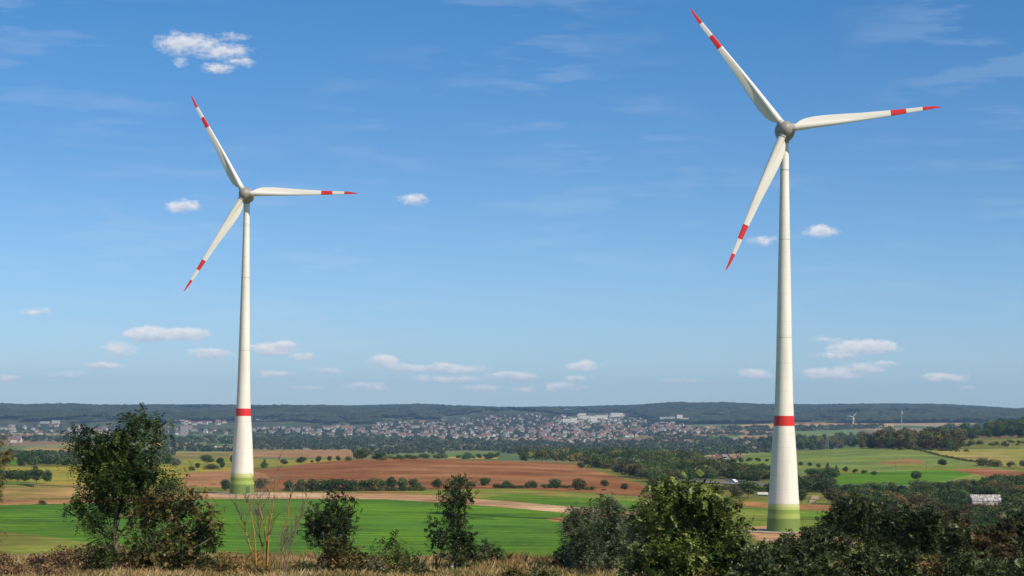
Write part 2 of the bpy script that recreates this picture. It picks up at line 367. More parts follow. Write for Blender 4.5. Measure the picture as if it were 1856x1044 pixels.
def inpoly(x, y, poly):
    poly = np.array(poly); ins = np.zeros(x.shape, bool)
    x0, y0 = poly.min(0); x1, y1 = poly.max(0)
    sel = np.where((x >= x0) & (x <= x1) & (y >= y0) & (y <= y1)); xs = x[sel]; ys = y[sel]; r = np.zeros(xs.shape, bool)
    n = len(poly)
    for i in range(n):
        ax, ay = poly[i]; bx, by = poly[(i + 1) % n]
        if ay == by: continue
        c = ((ay > ys) != (by > ys)) & (xs < (bx - ax) * (ys - ay) / (by - ay) + ax); r ^= c
    ins[sel] = r; return ins
FPOLY = [([pt(q) for q in f[0]], C[f[1]], C[f[2]]) for f in FIELDS]
def field_colour(x, y):
    px = 928 + F * x / np.maximum(y, 200)
    c = np.zeros((x.size, 3)); x = x.ravel(); y = y.ravel(); px = px.ravel()
    j = (fbm(x / 40., y / 90., 3, 3) - .5)
    base = np.array(C['olive']); c[:] = base
    # near bank: dry grass
    m = y < 440; n = fbm(x / 2.2, y / 3.5, 3, 21)[:, None]
    near = np.array([.33, .22, .085]) * (1 - n) + np.array([.16, .15, .045]) * n
    c[m] = near[m]
    n_ = np.clip((fbm(x / 60., y / 150., 3, 17) - .42) * 3, 0, 1)[:, None]
    # far valley patchwork of small fields
    m = (y > 1500) & (y < 7200)
    w = .35 + 0 * y
    fx = (x * .94 + y * w * .34) / 190.; fy = (y * .94 - x * .34) / 420.
    iy = np.floor(fy); ix = np.floor(fx + vnoise(iy, iy * 0, 8) * 5)
    h = vnoise(ix + .001, iy + .001, 77)
    pal = np.array([(.11, .15, .05), (.10, .16, .045), (.16, .17, .07), (.28, .20, .11), (.22, .14, .08), (.09, .14, .04), (.12, .17, .06), (.34, .25, .13)])
    c[m] = pal[(h * 7.99).astype(int)][m]
    m = ((y > 5300) & (px < 1180 + 60 * j)) | (y >= 7000)
    c[m] = (np.array([.045, .06, .028]) * (1 - n_) + np.array([.10, .115, .05]) * n_)[m]
    for poly, a, b in FPOLY:
        ins = inpoly(x + j * 3.0 * (y < 2000), y + j * 9. * (y < 2000), poly)
        if not ins.any(): continue
        xs = x[ins]; ys = y[ins]
        t = fbm(xs / 25. , ys / 60., 4, 31)
        t = np.clip((t - .5) * 2.4 + .32, 0, 1)[:, None]
        c[ins] = np.array(a) * (1 - t) + np.array(b) * t
    return c
def grid(sx, ys, wfun, zf, keep=None):
    X = sx[None, :] * wfun(ys)[:, None]; Y = np.repeat(ys[:, None], len(sx), 1)
    Z = zf(X, Y); nr, ncx = X.shape
    idx = np.arange(nr * ncx).reshape(nr, ncx)
    Fq = np.stack([idx[:-1, :-1], idx[:-1, 1:], idx[1:, 1:], idx[1:, :-1]], -1).reshape(-1, 4)
    if keep is not None: Fq = Fq[keep(X, Y)[:-1, :-1].ravel()]
    return np.stack([X.ravel(), Y.ravel(), Z.ravel()], 1), Fq
# row distances: about one picture row each
_py = np.concatenate([np.linspace(1075, 1003, 60)])
ysn = np.concatenate([np.linspace(-60, 50, 24), np.linspace(53, 125, 70), np.linspace(130, 440, 70)])
ysm = 124800. / np.linspace(124800. / 442., 124800. / 3500, 400)
ysf = np.concatenate([np.linspace(3520, 7000, 110), np.linspace(7030, 10400, 130), np.linspace(10500, 14000, 12)])
ys = np.concatenate([ysn, ysm, ysf])
sx = np.concatenate([np.linspace(-4, -1.03, 40), np.linspace(-1, 1, 1250), np.linspace(1.03, 4, 40)])
V, Fq = grid(sx, ys, lambda Y: .265 * np.maximum(Y, 0) + 22, height)
vc = field_colour(V[:, 0], V[:, 1])
gm = mat('ground_soil_and_crops', (.1, .1, .1), .95, .1); n, l, p = nodes(gm)
a = n.new('ShaderNodeAttribute'); a.attribute_name = 'field'
geo = n.new('ShaderNodeNewGeometry')
def gnoise(scale, sc, detail=4):
    mp = n.new('ShaderNodeMapping'); mp.inputs['Scale'].default_value = sc; mp.inputs['Rotation'].default_value = (0, 0, .1)
    l.new(geo.outputs['Position'], mp.inputs[0]); z = n.new('ShaderNodeTexNoise'); z.inputs['Scale'].default_value = scale; z.inputs['Detail'].default_value = detail
    l.new(mp.outputs[0], z.inputs['Vector']); return z.outputs['Fac']
g1 = gnoise(.9, (.05, .16, .1)); g2 = gnoise(.35, (1, 1, 1), 6); g3 = gnoise(.02, (.3, 1, 1), 3)
def mth(op, x, y=None, z=None):
    q = n.new('ShaderNodeMath'); q.operation = op
    for i, v in enumerate((x, y, z)):
        if v is None: continue
        if isinstance(v, (int, float)): q.inputs[i].default_value = v
        else: l.new(v, q.inputs[i])
    return q.outputs[0]
mod = mth('ADD', mth('MULTIPLY', mth('SUBTRACT', g1, .5), 1.9), mth('ADD', mth('MULTIPLY', mth('SUBTRACT', g2, .5), 1.1), mth('MULTIPLY', mth('SUBTRACT', g3, .5), .9)))
sx3 = n.new('ShaderNodeSeparateXYZ'); l.new(geo.outputs['Position'], sx3.inputs[0])
row = mth('ADD', sx3.outputs[1], mth('ADD', mth('MULTIPLY', sx3.outputs[0], .07), mth('MULTIPLY', g3, 14.0)))
wv1 = mth('POWER', mth('ABSOLUTE', mth('SINE', mth('MULTIPLY', row, .29))), 5.0)          # drill rows and wheel tracks every eleven metres or so
wv2 = mth('SINE', mth('MULTIPLY', row, .083))
mod = mth('ADD', mod, mth('ADD', mth('MULTIPLY', wv1, mth('MULTIPLY', g1, -.42)), mth('MULTIPLY', wv2, .06)))
mod = mth('ADD', mod, 1.08)
vm = n.new('ShaderNodeVectorMath'); vm.operation = 'SCALE'; l.new(a.outputs['Color'], vm.inputs[0]); l.new(mod, vm.inputs['Scale'])
l.new(vm.outputs[0], p.inputs['Base Color'])
bp = n.new('ShaderNodeBump'); bp.inputs['Distance'].default_value = .35; bp.inputs['Strength'].default_value = .6; l.new(g2, bp.inputs['Height']); l.new(bp.outputs[0], p.inputs['Normal'])
tag(obj('ground', make_mesh('ground', V, Fq, gm, vcol=vc, smooth=True)), kind='structure')

# ------------------------------------------------------------------ forest canopy on the far hills
def canopy(X, Y):
    z = height(X, Y)
    b = vnoise(X / 13., Y / 20., 51) * .6 + vnoise(X / 6., Y / 9., 52) * .4
    return z + 5 + b * 12
FOREST_LOW = np.array([(-300, 768), (0, 767), (150, 766), (300, 765), (460, 766), (640, 765), (700, 762), (780, 757), (850, 750), (930, 749), (1040, 749), (1150, 750), (1180, 760), (1240, 768), (1300, 771), (1340, 768), (1400, 766), (1480, 760), (1560, 766), (1640, 770), (1856, 775), (2150, 776)], float)
def fkeep(X, Y):
    px = 928 + F * X / Y; d = (height(X, Y) - 32) / Y
    lim = np.interp(px, FOREST_LOW[:, 0], FOREST_LOW[:, 1]) - (738 + (px / 1856) * 8.5)
    edge = (fbm(X / 90., Y / 160., 4, 4) - .5) * 34
    return (d < 1) & ((-d * F) < lim + 1.5 + edge) & (fbm(X / 150., Y / 300., 3, 66) < .72)
ysc = np.linspace(6700, 10350, 330)
sxc = np.concatenate([np.linspace(-1.6, -1.02, 160), np.linspace(-1, 1, 1500), np.linspace(1.02, 1.6, 160)])
V, Fq = grid(sxc, ysc, lambda Y: .265 * Y, canopy, fkeep)
fm_ = var_mat('forest_canopy', (.014, .027, .012), (.055, .066, .027), .02, 1.0, .05, 8, stretch=(1, .6, 1), lo=.36, hi=.66)
tag(obj('forest', make_mesh('forest', V, Fq, fm_, smooth=False)), 'dark continuous forest covering the long ridge along the horizon', 'forest', kind='stuff')

# ------------------------------------------------------------------ foliage building blocks
def quads(cen, nor, size, asp=1.0, up_dir=None):
    """one quad per row: centre, normal, half size"""
    n = len(cen); nor = nor / np.maximum(np.linalg.norm(nor, axis=1, keepdims=True), 1e-6)
    r = rng.normal(size=(n, 3)) if up_dir is None else up_dir + rng.normal(size=(n, 3)) * .25
    a = np.cross(nor, r); a /= np.maximum(np.linalg.norm(a, axis=1, keepdims=True), 1e-6); b = np.cross(nor, a)
    s = np.asarray(size).reshape(-1, 1)
    P0 = cen - b * s * asp; P1 = cen + a * s * .62 + nor * s * .15; P2 = cen + b * s * asp; P3 = cen - a * s * .62 + nor * s * .15
    V = np.stack([P0, P1, P2, P3], 1).reshape(-1, 3); Fq = np.arange(4 * n).reshape(n, 4)
    return V, Fq
def crown(blobs, n, size, seed=0, inner=.35, asp=1.0, droop=0, sq=.85):
    """blobs: (x,y,z,r) in metres -> leaf quads scattered over their lumpy surfaces"""
    b = np.array(blobs, float); w = b[:, 3] ** 2; w /= w.sum()
    k = rng.choice(len(b), n, p=w); d = rng.normal(size=(n, 3)); d /= np.linalg.norm(d, axis=1, keepdims=True)
    rad = b[k, 3] * (1 - inner * rng.random(n) ** 1.5) * (.82 + .42 * fbm(d[:, 0] * 2.2 + k * 3.1, d[:, 2] * 2.2 + d[:, 1] * 2.5, 2, seed))
    dd = d.copy(); dd[:, 2] *= sq
    cen = b[k, :3] + dd * rad[:, None]
    nor = d + rng.normal(size=(n, 3)) * .55; nor[:, 2] += .25
    V, Fq = quads(cen, nor, size * (.6 + .8 * rng.random(n)), asp)
    v = np.clip(.5 + .28 * rng.normal(size=n) * .6 + .45 * (fbm(cen[:, 0] * 1.1 / (size * 5), cen[:, 2] * 1.1 / (size * 5), 2, seed + 3) - .5), 0, 1)
    return V, Fq, v
M_bark = var_mat('bark', (.10, .075, .05), (.17, .14, .10), 4, .9)
M_dark = leaf_mat('leaf_dark_green', [(0, (.022, .045, .010)), (.5, (.042, .078, .014)), (1, (.085, .13, .03))])
M_mid = leaf_mat('leaf_mid_green', [(0, (.035, .062, .012)), (.5, (.07, .105, .02)), (1, (.13, .165, .04))])
M_olive = leaf_mat('leaf_olive', [(0, (.06, .065, .018)), (.5, (.11, .11, .03)), (1, (.19, .17, .05))])
M_autumn = leaf_mat('leaf_autumn', [(0, (.08, .065, .015)), (.5, (.17, .14, .028)), (1, (.30, .23, .05))], objvar=.4)
M_rust = leaf_mat('leaf_rust', [(0, (.05, .03, .012)), (.5, (.10, .06, .02)), (1, (.19, .11, .04))])
M_grey = leaf_mat('leaf_grey_green', [(0, (.055, .07, .04)), (.5, (.11, .13, .075)), (1, (.20, .225, .14))])

def tree_template(name, kind, seed):
    """unit tree: height 1, crown width about 1 at scale; returns (crown mesh, trunk mesh)"""
    r = random.Random(seed); bl = []
    if kind == 'round':
        for i in range(9):
            a = r.random() * 6.28; q = r.random() ** .6 * .26
            bl.append((math.cos(a) * q, math.sin(a) * q, .36 + r.random() * .36, .16 + r.random() * .10))
        bl.append((0, 0, .52, .34)); bl.append((0.02, 0, .78, .2))
    elif kind == 'tall':
        for i in range(12):
            t = i / 11; q = .17 * math.sin(math.pi * (.15 + .8 * t)) + .03; a = r.random() * 6.28
            bl.append((math.cos(a) * q, math.sin(a) * q, .16 + .70 * t, .10 + .11 * math.sin(math.pi * (.2 + .7 * t))))
    elif kind == 'cone':
        for i in range(12):
            t = i / 11; q = .18 * (1 - t); a = r.random() * 6.28
            bl.append((math.cos(a) * q, math.sin(a) * q, .10 + .82 * t, .05 + .20 * (1 - t)))
    elif kind == 'bush':
        for i in range(12):
            a = r.random() * 6.28; q = r.random() ** .5 * .40
            bl.append((math.cos(a) * q, math.sin(a) * q, .18 + r.random() * .42 * (1 - q), .17 + r.random() * .14))
        bl.append((0, 0, .45, .34))
    nn = {'round': 1500, 'tall': 1300, 'cone': 1000, 'bush': 1300}[kind]
    V, Fq, v = crown(bl, nn, .037, seed)
    tb = MB(); h = .5 if kind != 'bush' else .3
    tb.tube([(0, 0, -.03), (.006, .004, .15), (-.004, .006, h)], [.022, .017, .008], 6)
    for i in range(4):
        a = r.random() * 6.28; tb.tube([(0, 0, .14 + .05 * i), (math.cos(a) * .09, math.sin(a) * .09, .3 + .04 * i), (math.cos(a) * .2, math.sin(a) * .2, .45 + .05 * i)], [.009, .006, .003], 4)
    return V, Fq, v, tb.mesh(name + '_trunk', M_bark)
LM = {'dark': M_dark, 'mid': M_mid, 'olive': M_olive, 'autumn': M_autumn, 'rust': M_rust, 'grey': M_grey}
TPL = {}
for kind, ns in (('round', 3), ('tall', 2), ('cone', 1), ('bush', 3)):
    for s in range(ns):
        V, Fq, v, tm = tree_template(f'{kind}{s}', kind, 100 + s * 7 + len(kind))
        for ln in LM:
            TPL[(kind, ln, s)] = (make_mesh('crown', V, Fq, LM[ln], fattr=v), tm)
NV = {'round': 3, 'tall': 2, 'cone': 1, 'bush': 3}
QUEUE = []
def put_tree(px, py, hpx, wpx, kind, leaf, label, group=None, cat=None, pos=None, sink=0.0):
    QUEUE.append((px, py, hpx, wpx, kind, leaf, label, group, cat, pos if pos is not None else G(px, py), sink))
TREEN = {'round': 'broadleaf_tree', 'tall': 'slender_tree', 'cone': 'conical_tree', 'bush': 'bush'}
def flush_trees(limit=285):
    rest = []
    for kind in TREEN:
        q = [t for t in QUEUE if t[4] == kind]; q.sort(key=lambda t: -t[2] * t[3] - (1e6 if t[7] is None else 0))
        for t in q[:limit]: real_tree(*t)
        rest += q[limit:]
    print('TREES', {k: sum(t[4] == k for t in QUEUE) for k in TREEN}, 'rest', len(rest))
    if not rest: return
    Vs = []; Fs = []; Ms = []; At = []; nb = 0; mats = list(LM.values()); keys = list(LM)
    for t in rest:
        px, py, hpx, wpx, kind, leaf, _, _, _, g, sink = t
        me = TPL[(kind, leaf, R_.randrange(NV[kind]))][0]; n = len(me.polygons)
        co = np.empty(len(me.vertices) * 3, np.float32); me.vertices.foreach_get('co', co); co = co.reshape(-1, 4, 3)
        v = np.empty(n, np.float32); me.attributes['v'].data.foreach_get('value', v)
        k_ = rng.choice(n, n // 2, replace=False); co = co[k_]; c = co.mean(1, keepdims=True); co = c + (co - c) * 1.35
        h = hpx * g[1] / F; w = wpx * g[1] / F; s = w / KW[kind]; sc = np.array([s, s, h / KH[kind]]); a = R_.random() * 6.28
        co = co.reshape(-1, 3) * sc; co = np.stack([co[:, 0] * math.cos(a) - co[:, 1] * math.sin(a), co[:, 0] * math.sin(a) + co[:, 1] * math.cos(a), co[:, 2]], 1) + np.array([g[0], g[1], g[2] - sink * h])
        Vs.append(co); m = len(k_); Fs.append(np.arange(4 * m).reshape(m, 4) + nb); nb += 4 * m; Ms.append(np.full(m, keys.index(leaf))); At.append(np.clip(v[k_] + R_.uniform(-.2, .2), 0, 1))
    tag(obj('background_trees', make_mesh('background_trees', np.vstack(Vs), np.vstack(Fs), mats, np.concatenate(Ms), np.concatenate(At))), 'smaller trees packed between the others in the middle distance woods', 'trees', kind='stuff')
KW = {'round': .66, 'tall': .46, 'cone': .46, 'bush': .90}
KH = {'round': .90, 'tall': .92, 'cone': .93, 'bush': .74}
def real_tree(px, py, hpx, wpx, kind, leaf, label, group, cat, g, sink):
    h = hpx * g[1] / F; w = wpx * g[1] / F
    cm, tm = TPL[(kind, leaf, R_.randrange(NV[kind]))]
    bush = kind == 'bush'
    cat = cat or ('bush' if bush else 'tree')
    nm = {'round': 'broadleaf_tree', 'tall': 'slender_tree', 'cone': 'conical_tree', 'bush': 'bush'}[kind]
    o = empty(nm, (g[0], g[1], g[2] - sink * h), label, cat, group, rz=R_.random() * 6.28)
    sx_ = w / KW[kind]; sc = (sx_, sx_, h / KH[kind])
    c = obj('crown', cm, o); c.scale = sc
    t = obj('trunk', tm, o); t.scale = (min(sx_, sc[2]) * 1.0,) * 2 + (sc[2],)
    return o

# ------------------------------------------------------------------ wind turbines
def tower_mat():
    m = var_mat('painted_concrete', (.68, .645, .57), (.80, .76, .67), .55, .55, .3, stretch=(1, 1, .10)); n, l, p = nodes(m)
    src = p.inputs['Base Color'].links[0].from_socket
    t = n.new('ShaderNodeTexCoord'); s = n.new('ShaderNodeSeparateXYZ'); l.new(t.outputs['Object'], s.inputs[0])
    def mm(op, a, b):
        q = n.new('ShaderNodeMath'); q.operation = op
        for i, v in enumerate((a, b)):
            if isinstance(v, (int, float)): q.inputs[i].default_value = v
            else: l.new(v, q.inputs[i])
        return q.outputs[0]
    seam = mm('LESS_THAN', mm('FRACT', mm('DIVIDE', s.outputs[2], 3.75), 0), .025)
    mx = n.new('ShaderNodeMix'); mx.data_type = 'RGBA'; l.new(mm('MULTIPLY', seam, .30), mx.inputs[0]); l.new(src, mx.inputs[6]); mx.inputs[7].default_value = (.3, .28, .25, 1)
    l.new(mx.outputs[2], p.inputs['Base Color']); return m
M_tower = tower_mat()
M_white = var_mat('blade_white', (.74, .71, .63), (.66, .63, .55), .5, .4, .4, stretch=(1, 1, .2), lo=.45, hi=.8)
M_redp = mat('red_paint', (.62, .025, .015), .45, .35)
M_hub = var_mat('nacelle_grey', (.31, .275, .25), (.26, .235, .215), .8, .45, .35)
M_root = mat('blade_root_grey', (.45, .42, .37), .5, .3)
GREENS = [mat('paint_green_%s' % k, c, .6, .25) for k, c in (('moss', (.165, .235, .055)), ('leaf', (.235, .32, .07)), ('apple', (.315, .40, .095)), ('lime', (.42, .485, .15)), ('pale', (.52, .55, .24)))]
M_joint = mat('joint_grey', (.32, .31, .29), .7)
M_door = mat('door_green', (.07, .11, .045), .6)
M_conc = var_mat('concrete', (.38, .35, .30), (.48, .45, .40), 1.5, .9)
def tower_mesh(H):
    key = [(0, 4.62), (1.2, 4.52), (3.4, 4.38), (5.2, 4.27), (6.6, 4.19), (7.5, 4.13), (12, 3.83), (16, 3.62), (20, 3.40), (24, 3.13), (28.3, 2.80), (31.0, 2.64), (36, 2.42), (45, 2.18), (55, 1.98), (65, 1.82), (76, 1.58), (87, 1.37), (96, 1.20), (H, 1.08)]
    mt = [1, 1, 1, 2, 3, 4, 0, 0, 0, 0, 0, 6, 0, 0, 0, 0, 0, 0, 0]
    prof = []
    hs = sorted(set([k[0] for k in key] + [z * 3.75 for z in range(4, 27)]))
    def rad(z): return float(np.interp(z, [k[0] for k in key], [k[1] for k in key]))
    def mi(z):
        if z < 2.5: return 1
        if z < 3.6: return 1
        if z < 4.9: return 3
        if z < 6.0: return 2
        if z < 6.7: return 4
        if z < 7.5: return 5
        if 28.3 <= z < 31.0: return 6
        return 0
    hs = sorted(set(hs + [3.6, 4.9, 6.0, 6.7, 7.5]))
    for i, z in enumerate(hs):
        prof.append((rad(z) * (1.012 if (mi(z) == 6) else 1), z, mi(z)))
        if i + 1 < len(hs): prof.append((rad(hs[i + 1]) * (1.012 if mi(z) == 6 else 1), hs[i + 1] - .001, mi(z)))
    b = MB(); b.lathe(prof, 64)
    for z in (H - 8, 78.5, 52, 97.5):
        if z < H: b.lathe([(rad(z) + .01, z, 7), (rad(z) + .035, z + .05, 7), (rad(z) + .01, z + .12, 7)], 48)
    return b.mesh('tower', [M_tower] + GREENS + [M_redp, M_joint], smooth=True, sharp=20)
def blade_mesh():
    rs = [2.0, 2.6, 3.1, 3.5, 4.2, 5.5, 7.5, 10, 13, 16.5, 20, 24, 27.9, 28, 30, 32.0, 32.1, 34, 36.3, 36.4, 38, 39.4, 40.4, 41.1, 41.4]
    ch = [2.0, 2.0, 2.1, 2.5, 2.95, 3.35, 3.5, 3.4, 3.1, 2.7, 2.3, 1.95, 1.62, 1.61, 1.46, 1.32, 1.31, 1.18, 1.04, 1.03, .86, .66, .45, .26, .06]
    V = []; Fc = []; Fm = []; K = 28
    for r, c in zip(rs, ch):
        D = np.interp(r, [2, 5, 10, 16, 25, 41.4], [2.0, 1.9, 1.45, .9, .45, .02])
        le = np.interp(r, [2, 5, 12, 20, 30, 41.4], [1.0, .98, .90, .72, .45, .10])
        tw = math.radians(np.interp(r, [2, 8, 16, 26, 41], [24, 18, 9, 3, -1]))
        fin = np.interp(r, [2, 3.5, 6, 12, 20, 41], [.0, .30, .30, .22, .14, .06])
        up_ = []; 
        for k in range(K + 1):
            x = .5 * (1 - math.cos(math.pi * k / K))
            xc = x * c
            cir = math.sqrt(max(0, (D / 2) ** 2 - (xc - D / 2) ** 2)) if xc < D else 0
            t = min(D, c * .42)
            air = 5 * .36 * t * 1.35 * (.2969 * math.sqrt(x) - .126 * x - .3516 * x * x + .2843 * x ** 3 - .1036 * x ** 4) / .36 / 1.35
            wgt = np.interp(r, [2, 4, 16, 22], [1, 1, .35, 0])
            ff = fin * .5 * (1 if x < .97 else (1 - x) / .03 * .8 + .2) if c > D else 0
            y = wgt * max(cir, ff) + (1 - wgt) * max(air, 0)
            up_.append((x, y))
        ring = [(x, y) for x, y in up_] + [(x, -y * (.6 if r > 6 else 1)) for x, y in reversed(up_[1:-1])]
        for x, y in ring:
            cx = le - x * c        # + towards the leading edge
            L_ = cx * math.cos(tw) - y * math.sin(tw); N_ = cx * math.sin(tw) + y * math.cos(tw)
            # slight pre-bend towards the wind near the tip
            V.append((L_, -N_ - .0009 * r * r * .6, r * 1.012))
    n = 2 * K
    for i in range(len(rs) - 1):
        mid = (rs[i] + rs[i + 1]) / 2; m = 1 if (28 <= mid <= 32.1 or mid > 36.35) else 0
        if mid < 2.6: m = 2
        for k in range(n):
            Fc.append((i * n + k, (i + 1) * n + k, (i + 1) * n + (k + 1) % n, i * n + (k + 1) % n)); Fm.append(m)
    Fc.append(tuple(range(n))[::-1]); Fm.append(2); Fc.append(tuple((len(rs) - 1) * n + k for k in range(n))); Fm.append(1)
    me = make_mesh('blade', V, Fc, [M_white, M_redp, M_root], Fm, smooth=True); me.set_sharp_from_angle(angle=math.radians(50)); return me
ME_blade = blade_mesh()
def sph(r, y0, y1, n=12, y_c=None):   # half ellipse profile from nose y0 to y1
    return [(max(.01, r * math.sin(math.pi / 2 * i / n)), y0 + (y1 - y0) * (1 - math.cos(math.pi / 2 * i / n))) for i in range(n + 1)]
nb = MB(); nb.lathe(sph(2.1, -6.3, -4.3) + [(2.14, -3.6), (2.1, -3.0), (1.9, -2.9)], 36, axis='y'); ME_spin = nb.mesh('spinner', M_hub, True, 40)
nb = MB(); nb.lathe([(1.6, -2.95), (2.25, -2.9), (2.55, -2.3), (2.72, -1.2), (2.72, 0), (2.55, 1.4), (2.2, 3.0), (1.7, 4.4), (1.1, 5.4), (.5, 5.9), (.02, 6.0)], 36, axis='y')
nb.tube([(0, 0, -3.2), (0, 0, -2.0)], [1.08, 1.5], 24); ME_nac = nb.mesh('nacelle', M_hub, True, 40)
nb = MB(); nb.box(-.55, .55, 3.2, 4.4, 1.6, 2.7); nb.tube([(0, 3.8, 2.7), (0, 3.8, 3.6)], .04, 5); nb.tube([(-.3, 3.8, 3.3), (.3, 3.8, 3.3)], .03, 5); ME_vane = nb.mesh('instrument_mast', M_hub)
nb = MB(); nb.tube([(0, 0, 1.55), (0, 0, 2.35)], [1.12, 1.12], 28); ME_collar = nb.mesh('blade_collar', M_root, True, 40)
def turbine(base, H, ang, label, yaw, door_az, sc=1.0):
    o = empty('wind_turbine', base, label, 'wind turbine', 'the two large wind turbines')
    tw = obj('tower', tower_mesh(H - 2.6), o)
    if door_az is not None:
        d = MB(); d.box(-.62, .62, -.12, .12, .0, 2.6); dd = obj('door', d.mesh('door', M_door), tw)
        a = door_az; rr = 4.58; dd.location = (rr * math.sin(a), -rr * math.cos(a), .35); dd.rotation_euler = (math.radians(-2), 0, a)
        st = MB()
        for i in range(3): st.box(-1.0, 1.0, -1.2 + .35 * i, 0, -.6 + .2 * i, -.4 + .2 * i)
        obj('step', st.mesh('step', M_conc), dd)
    M = Matrix.Translation((0, 0, H)) @ Matrix.Rotation(yaw, 4, 'Z') @ Matrix.Rotation(math.radians(-4), 4, 'X')
    def ch(nm, me, m2=Matrix()):
        c = obj(nm, me, o); c.matrix_local = M @ m2; return c
    nc_ = ch('nacelle', ME_nac); v = obj('instrument_mast', ME_vane, nc_)
    sp = ch('spinner', ME_spin)
    for k in range(3):
        a = math.radians(ang + 120 * k)           # counter-clockwise from the right, as seen from the front
        m2 = Matrix.Translation((0, -4.3, 0)) @ Matrix.Rotation(math.pi / 2 - a, 4, 'Y')
        bl = ch('blade', ME_blade, m2); co = obj('blade_collar', ME_collar, bl)
    return o
def hubZ(px, py, Y): return at(px, py, Y)[2]
bL = at(438.7, 890, 784); bR = at(1420.5, 962, 580)
gl = height(bL[0], bL[1]); gr = height(bR[0], bR[1])
YAW = math.radians(-5)
HL = hubZ(444, 352, 780) - float(gl); HR = hubZ(1424.5, 235, 576) - float(gr)
turbine((bL[0], bL[1], float(gl) - .05), HL, -0.2, 'smaller more distant white wind turbine standing at the edge of the brown ploughed field', YAW, math.radians(35))
turbine((bR[0], bR[1], float(gr) - .05), HR, 7.7, 'larger nearer white wind turbine with green tower base rising behind the dark bushes', YAW, None)
# gravel pads
for b_, g_ in ((bL, gl), (bR, gr)):
    m_ = MB(); n_ = 40; rr = [9.5 + R_.random() * 1.6 for _ in range(n_)]
    ring = [(b_[0] + rr[k] * math.cos(2 * math.pi * k / n_), b_[1] + rr[k] * math.sin(2 * math.pi * k / n_)) for k in range(n_)]
    vs = [(x, y, float(height(x, y)) + .12) for x, y in ring] + [(b_[0], b_[1], float(g_) + .14)]
    m_.add(vs, [(k, (k + 1) % n_, n_) for k in range(n_)])
    tag(obj('gravel_pad', m_.mesh('gravel_pad', var_mat('gravel', (.30, .24, .17), (.46, .38, .28), .8, .95))), kind='structure')

# ------------------------------------------------------------------ small distant turbine and masts
def small_turbine(px, pyb, pyh, Y, ang, R, label):
    b = at(px, pyb, Y); z = float(height(b[0], b[1])); H = at(px, pyh, Y)[2] - z
    o = empty('wind_turbine', (b[0], b[1], z), label, 'wind turbine')
    t = MB(); t.lathe([(2.6, 0), (1.9, H * .5), (1.4, H)], 16); obj('tower', t.mesh('tower', M_tower, True, 40), o)
    t = MB(); t.box(-1.2, 1.2, -2.5, 4, H - .6, H + 1.8); obj('nacelle', t.mesh('nacelle', M_white), o)
    for k in range(3):
        a = math.radians(ang + 120 * k); c, s_ = math.cos(a), math.sin(a); t = MB()
        t.tube([(c * 1, -4, H + .8 + s_ * 1), (c * R * .3, -4, H + .8 + s_ * R * .3), (c * R, -4, H + .8 + s_ * R)], [.7, .9, .25], 6); obj('blade', t.mesh('blade', M_white), o)
small_turbine(1546, 778, 756, 6000, 50, 17, 'tiny white wind turbine far away below the dark ridge')
M_steel = mat('galvanised_steel', (.30, .31, .31), .5, .4)
M_wood = var_mat('weathered_wood', (.12, .10, .075), (.20, .17, .13), 6, .9, stretch=(1, 1, .1))
def mast(px, pyb, pyt, Y, rad, label, name='radio_mast', heads=True, m=M_steel):
    b = at(px, pyb, Y); z = float(height(b[0], b[1])) - .5; H = at(px, pyt, Y)[2] - z
    o = empty(name, (b[0], b[1], z), label, 'mast')
    t = MB(); t.tube([(0, 0, 0), (0, 0, H * .85), (0, 0, H)], [rad, rad * .75, rad * .3], 8); obj('pole', t.mesh('pole', m), o)
    if heads:
        t = MB(); t.tube([(0, 0, H * .86), (0, 0, H * .95)], [rad * 1.9, rad * 1.9], 10); obj('antenna_head', t.mesh('antenna_head', m), o)
mast(1634, 790, 742, 3300, .85, 'tall pale radio mast rising behind the autumn tree belt on the right')
def pylon(px, py, hpx, label):
    g = G(px, py); h = hpx * g[1] / F; w = h * .055
    o = empty('electricity_pylon', tuple(g), label, 'pylon')
    t = MB()
    for sx_, sy_ in ((-1, -1), (1, -1), (1, 1), (-1, 1)): t.tube([(sx_ * w, sy_ * w, -.3), (sx_ * w * .2, sy_ * w * .2, h)], [h * .005, h * .003], 4)
    for i in range(9):
        q0 = i / 9; q1 = (i + 1) / 9; a0 = w * (1 - .75 * q0); a1 = w * (1 - .75 * q1)
        t.tube([(-a0, -a0, h * q0), (a1, -a1, h * q1)], h * .002, 4); t.tube([(a0, a0, h * q0), (-a1, a1, h * q1)], h * .002, 4)
    obj('lattice_tower', t.mesh('lattice_tower', M_steel), o)
    for zz in (.72, .86):
        t = MB(); t.tube([(-h * .16, 0, h * zz), (h * .16, 0, h * zz)], h * .006, 4); obj('cross_arm', t.mesh('cross_arm', M_steel), o)
pylon(1499, 815, 46, 'thin lattice pylon in front of the tree belt right of the near turbine')
def post(px, pyb, pyt, label, r=.06, Y=None, m=None):
    g = G(px, pyb) if Y is None else np.array([*at(px, pyb, Y)[:2], float(height(*at(px, pyb, Y)[:2]))]); h = (pyb - pyt) * g[1] / F
    t = MB(); t.tube([(0, 0, -.1), (0, 0, h * .97), (0, 0, h)], [r, r, r * .7], 8)
    tag(obj('post', t.mesh('post', m or M_wood), loc=tuple(g)), label, 'post')
def field_pole(px, pyb, hpx, label):
    g = G(px, pyb); h = hpx * g[1] / F; o = empty('power_pole', tuple(g), label, 'power pole')
    t = MB(); t.tube([(0, 0, -.3), (0, 0, h)], [.17, .12], 7); obj('pole', t.mesh('pole', M_wood), o)
    t = MB(); t.tube([(-.9, 0, h * .92), (.9, 0, h * .92)], .07, 5); obj('cross_arm', t.mesh('cross_arm', M_wood), o)
field_pole(1679, 851, 16, 'thin wooden power pole on the bright field left of the lone round tree')
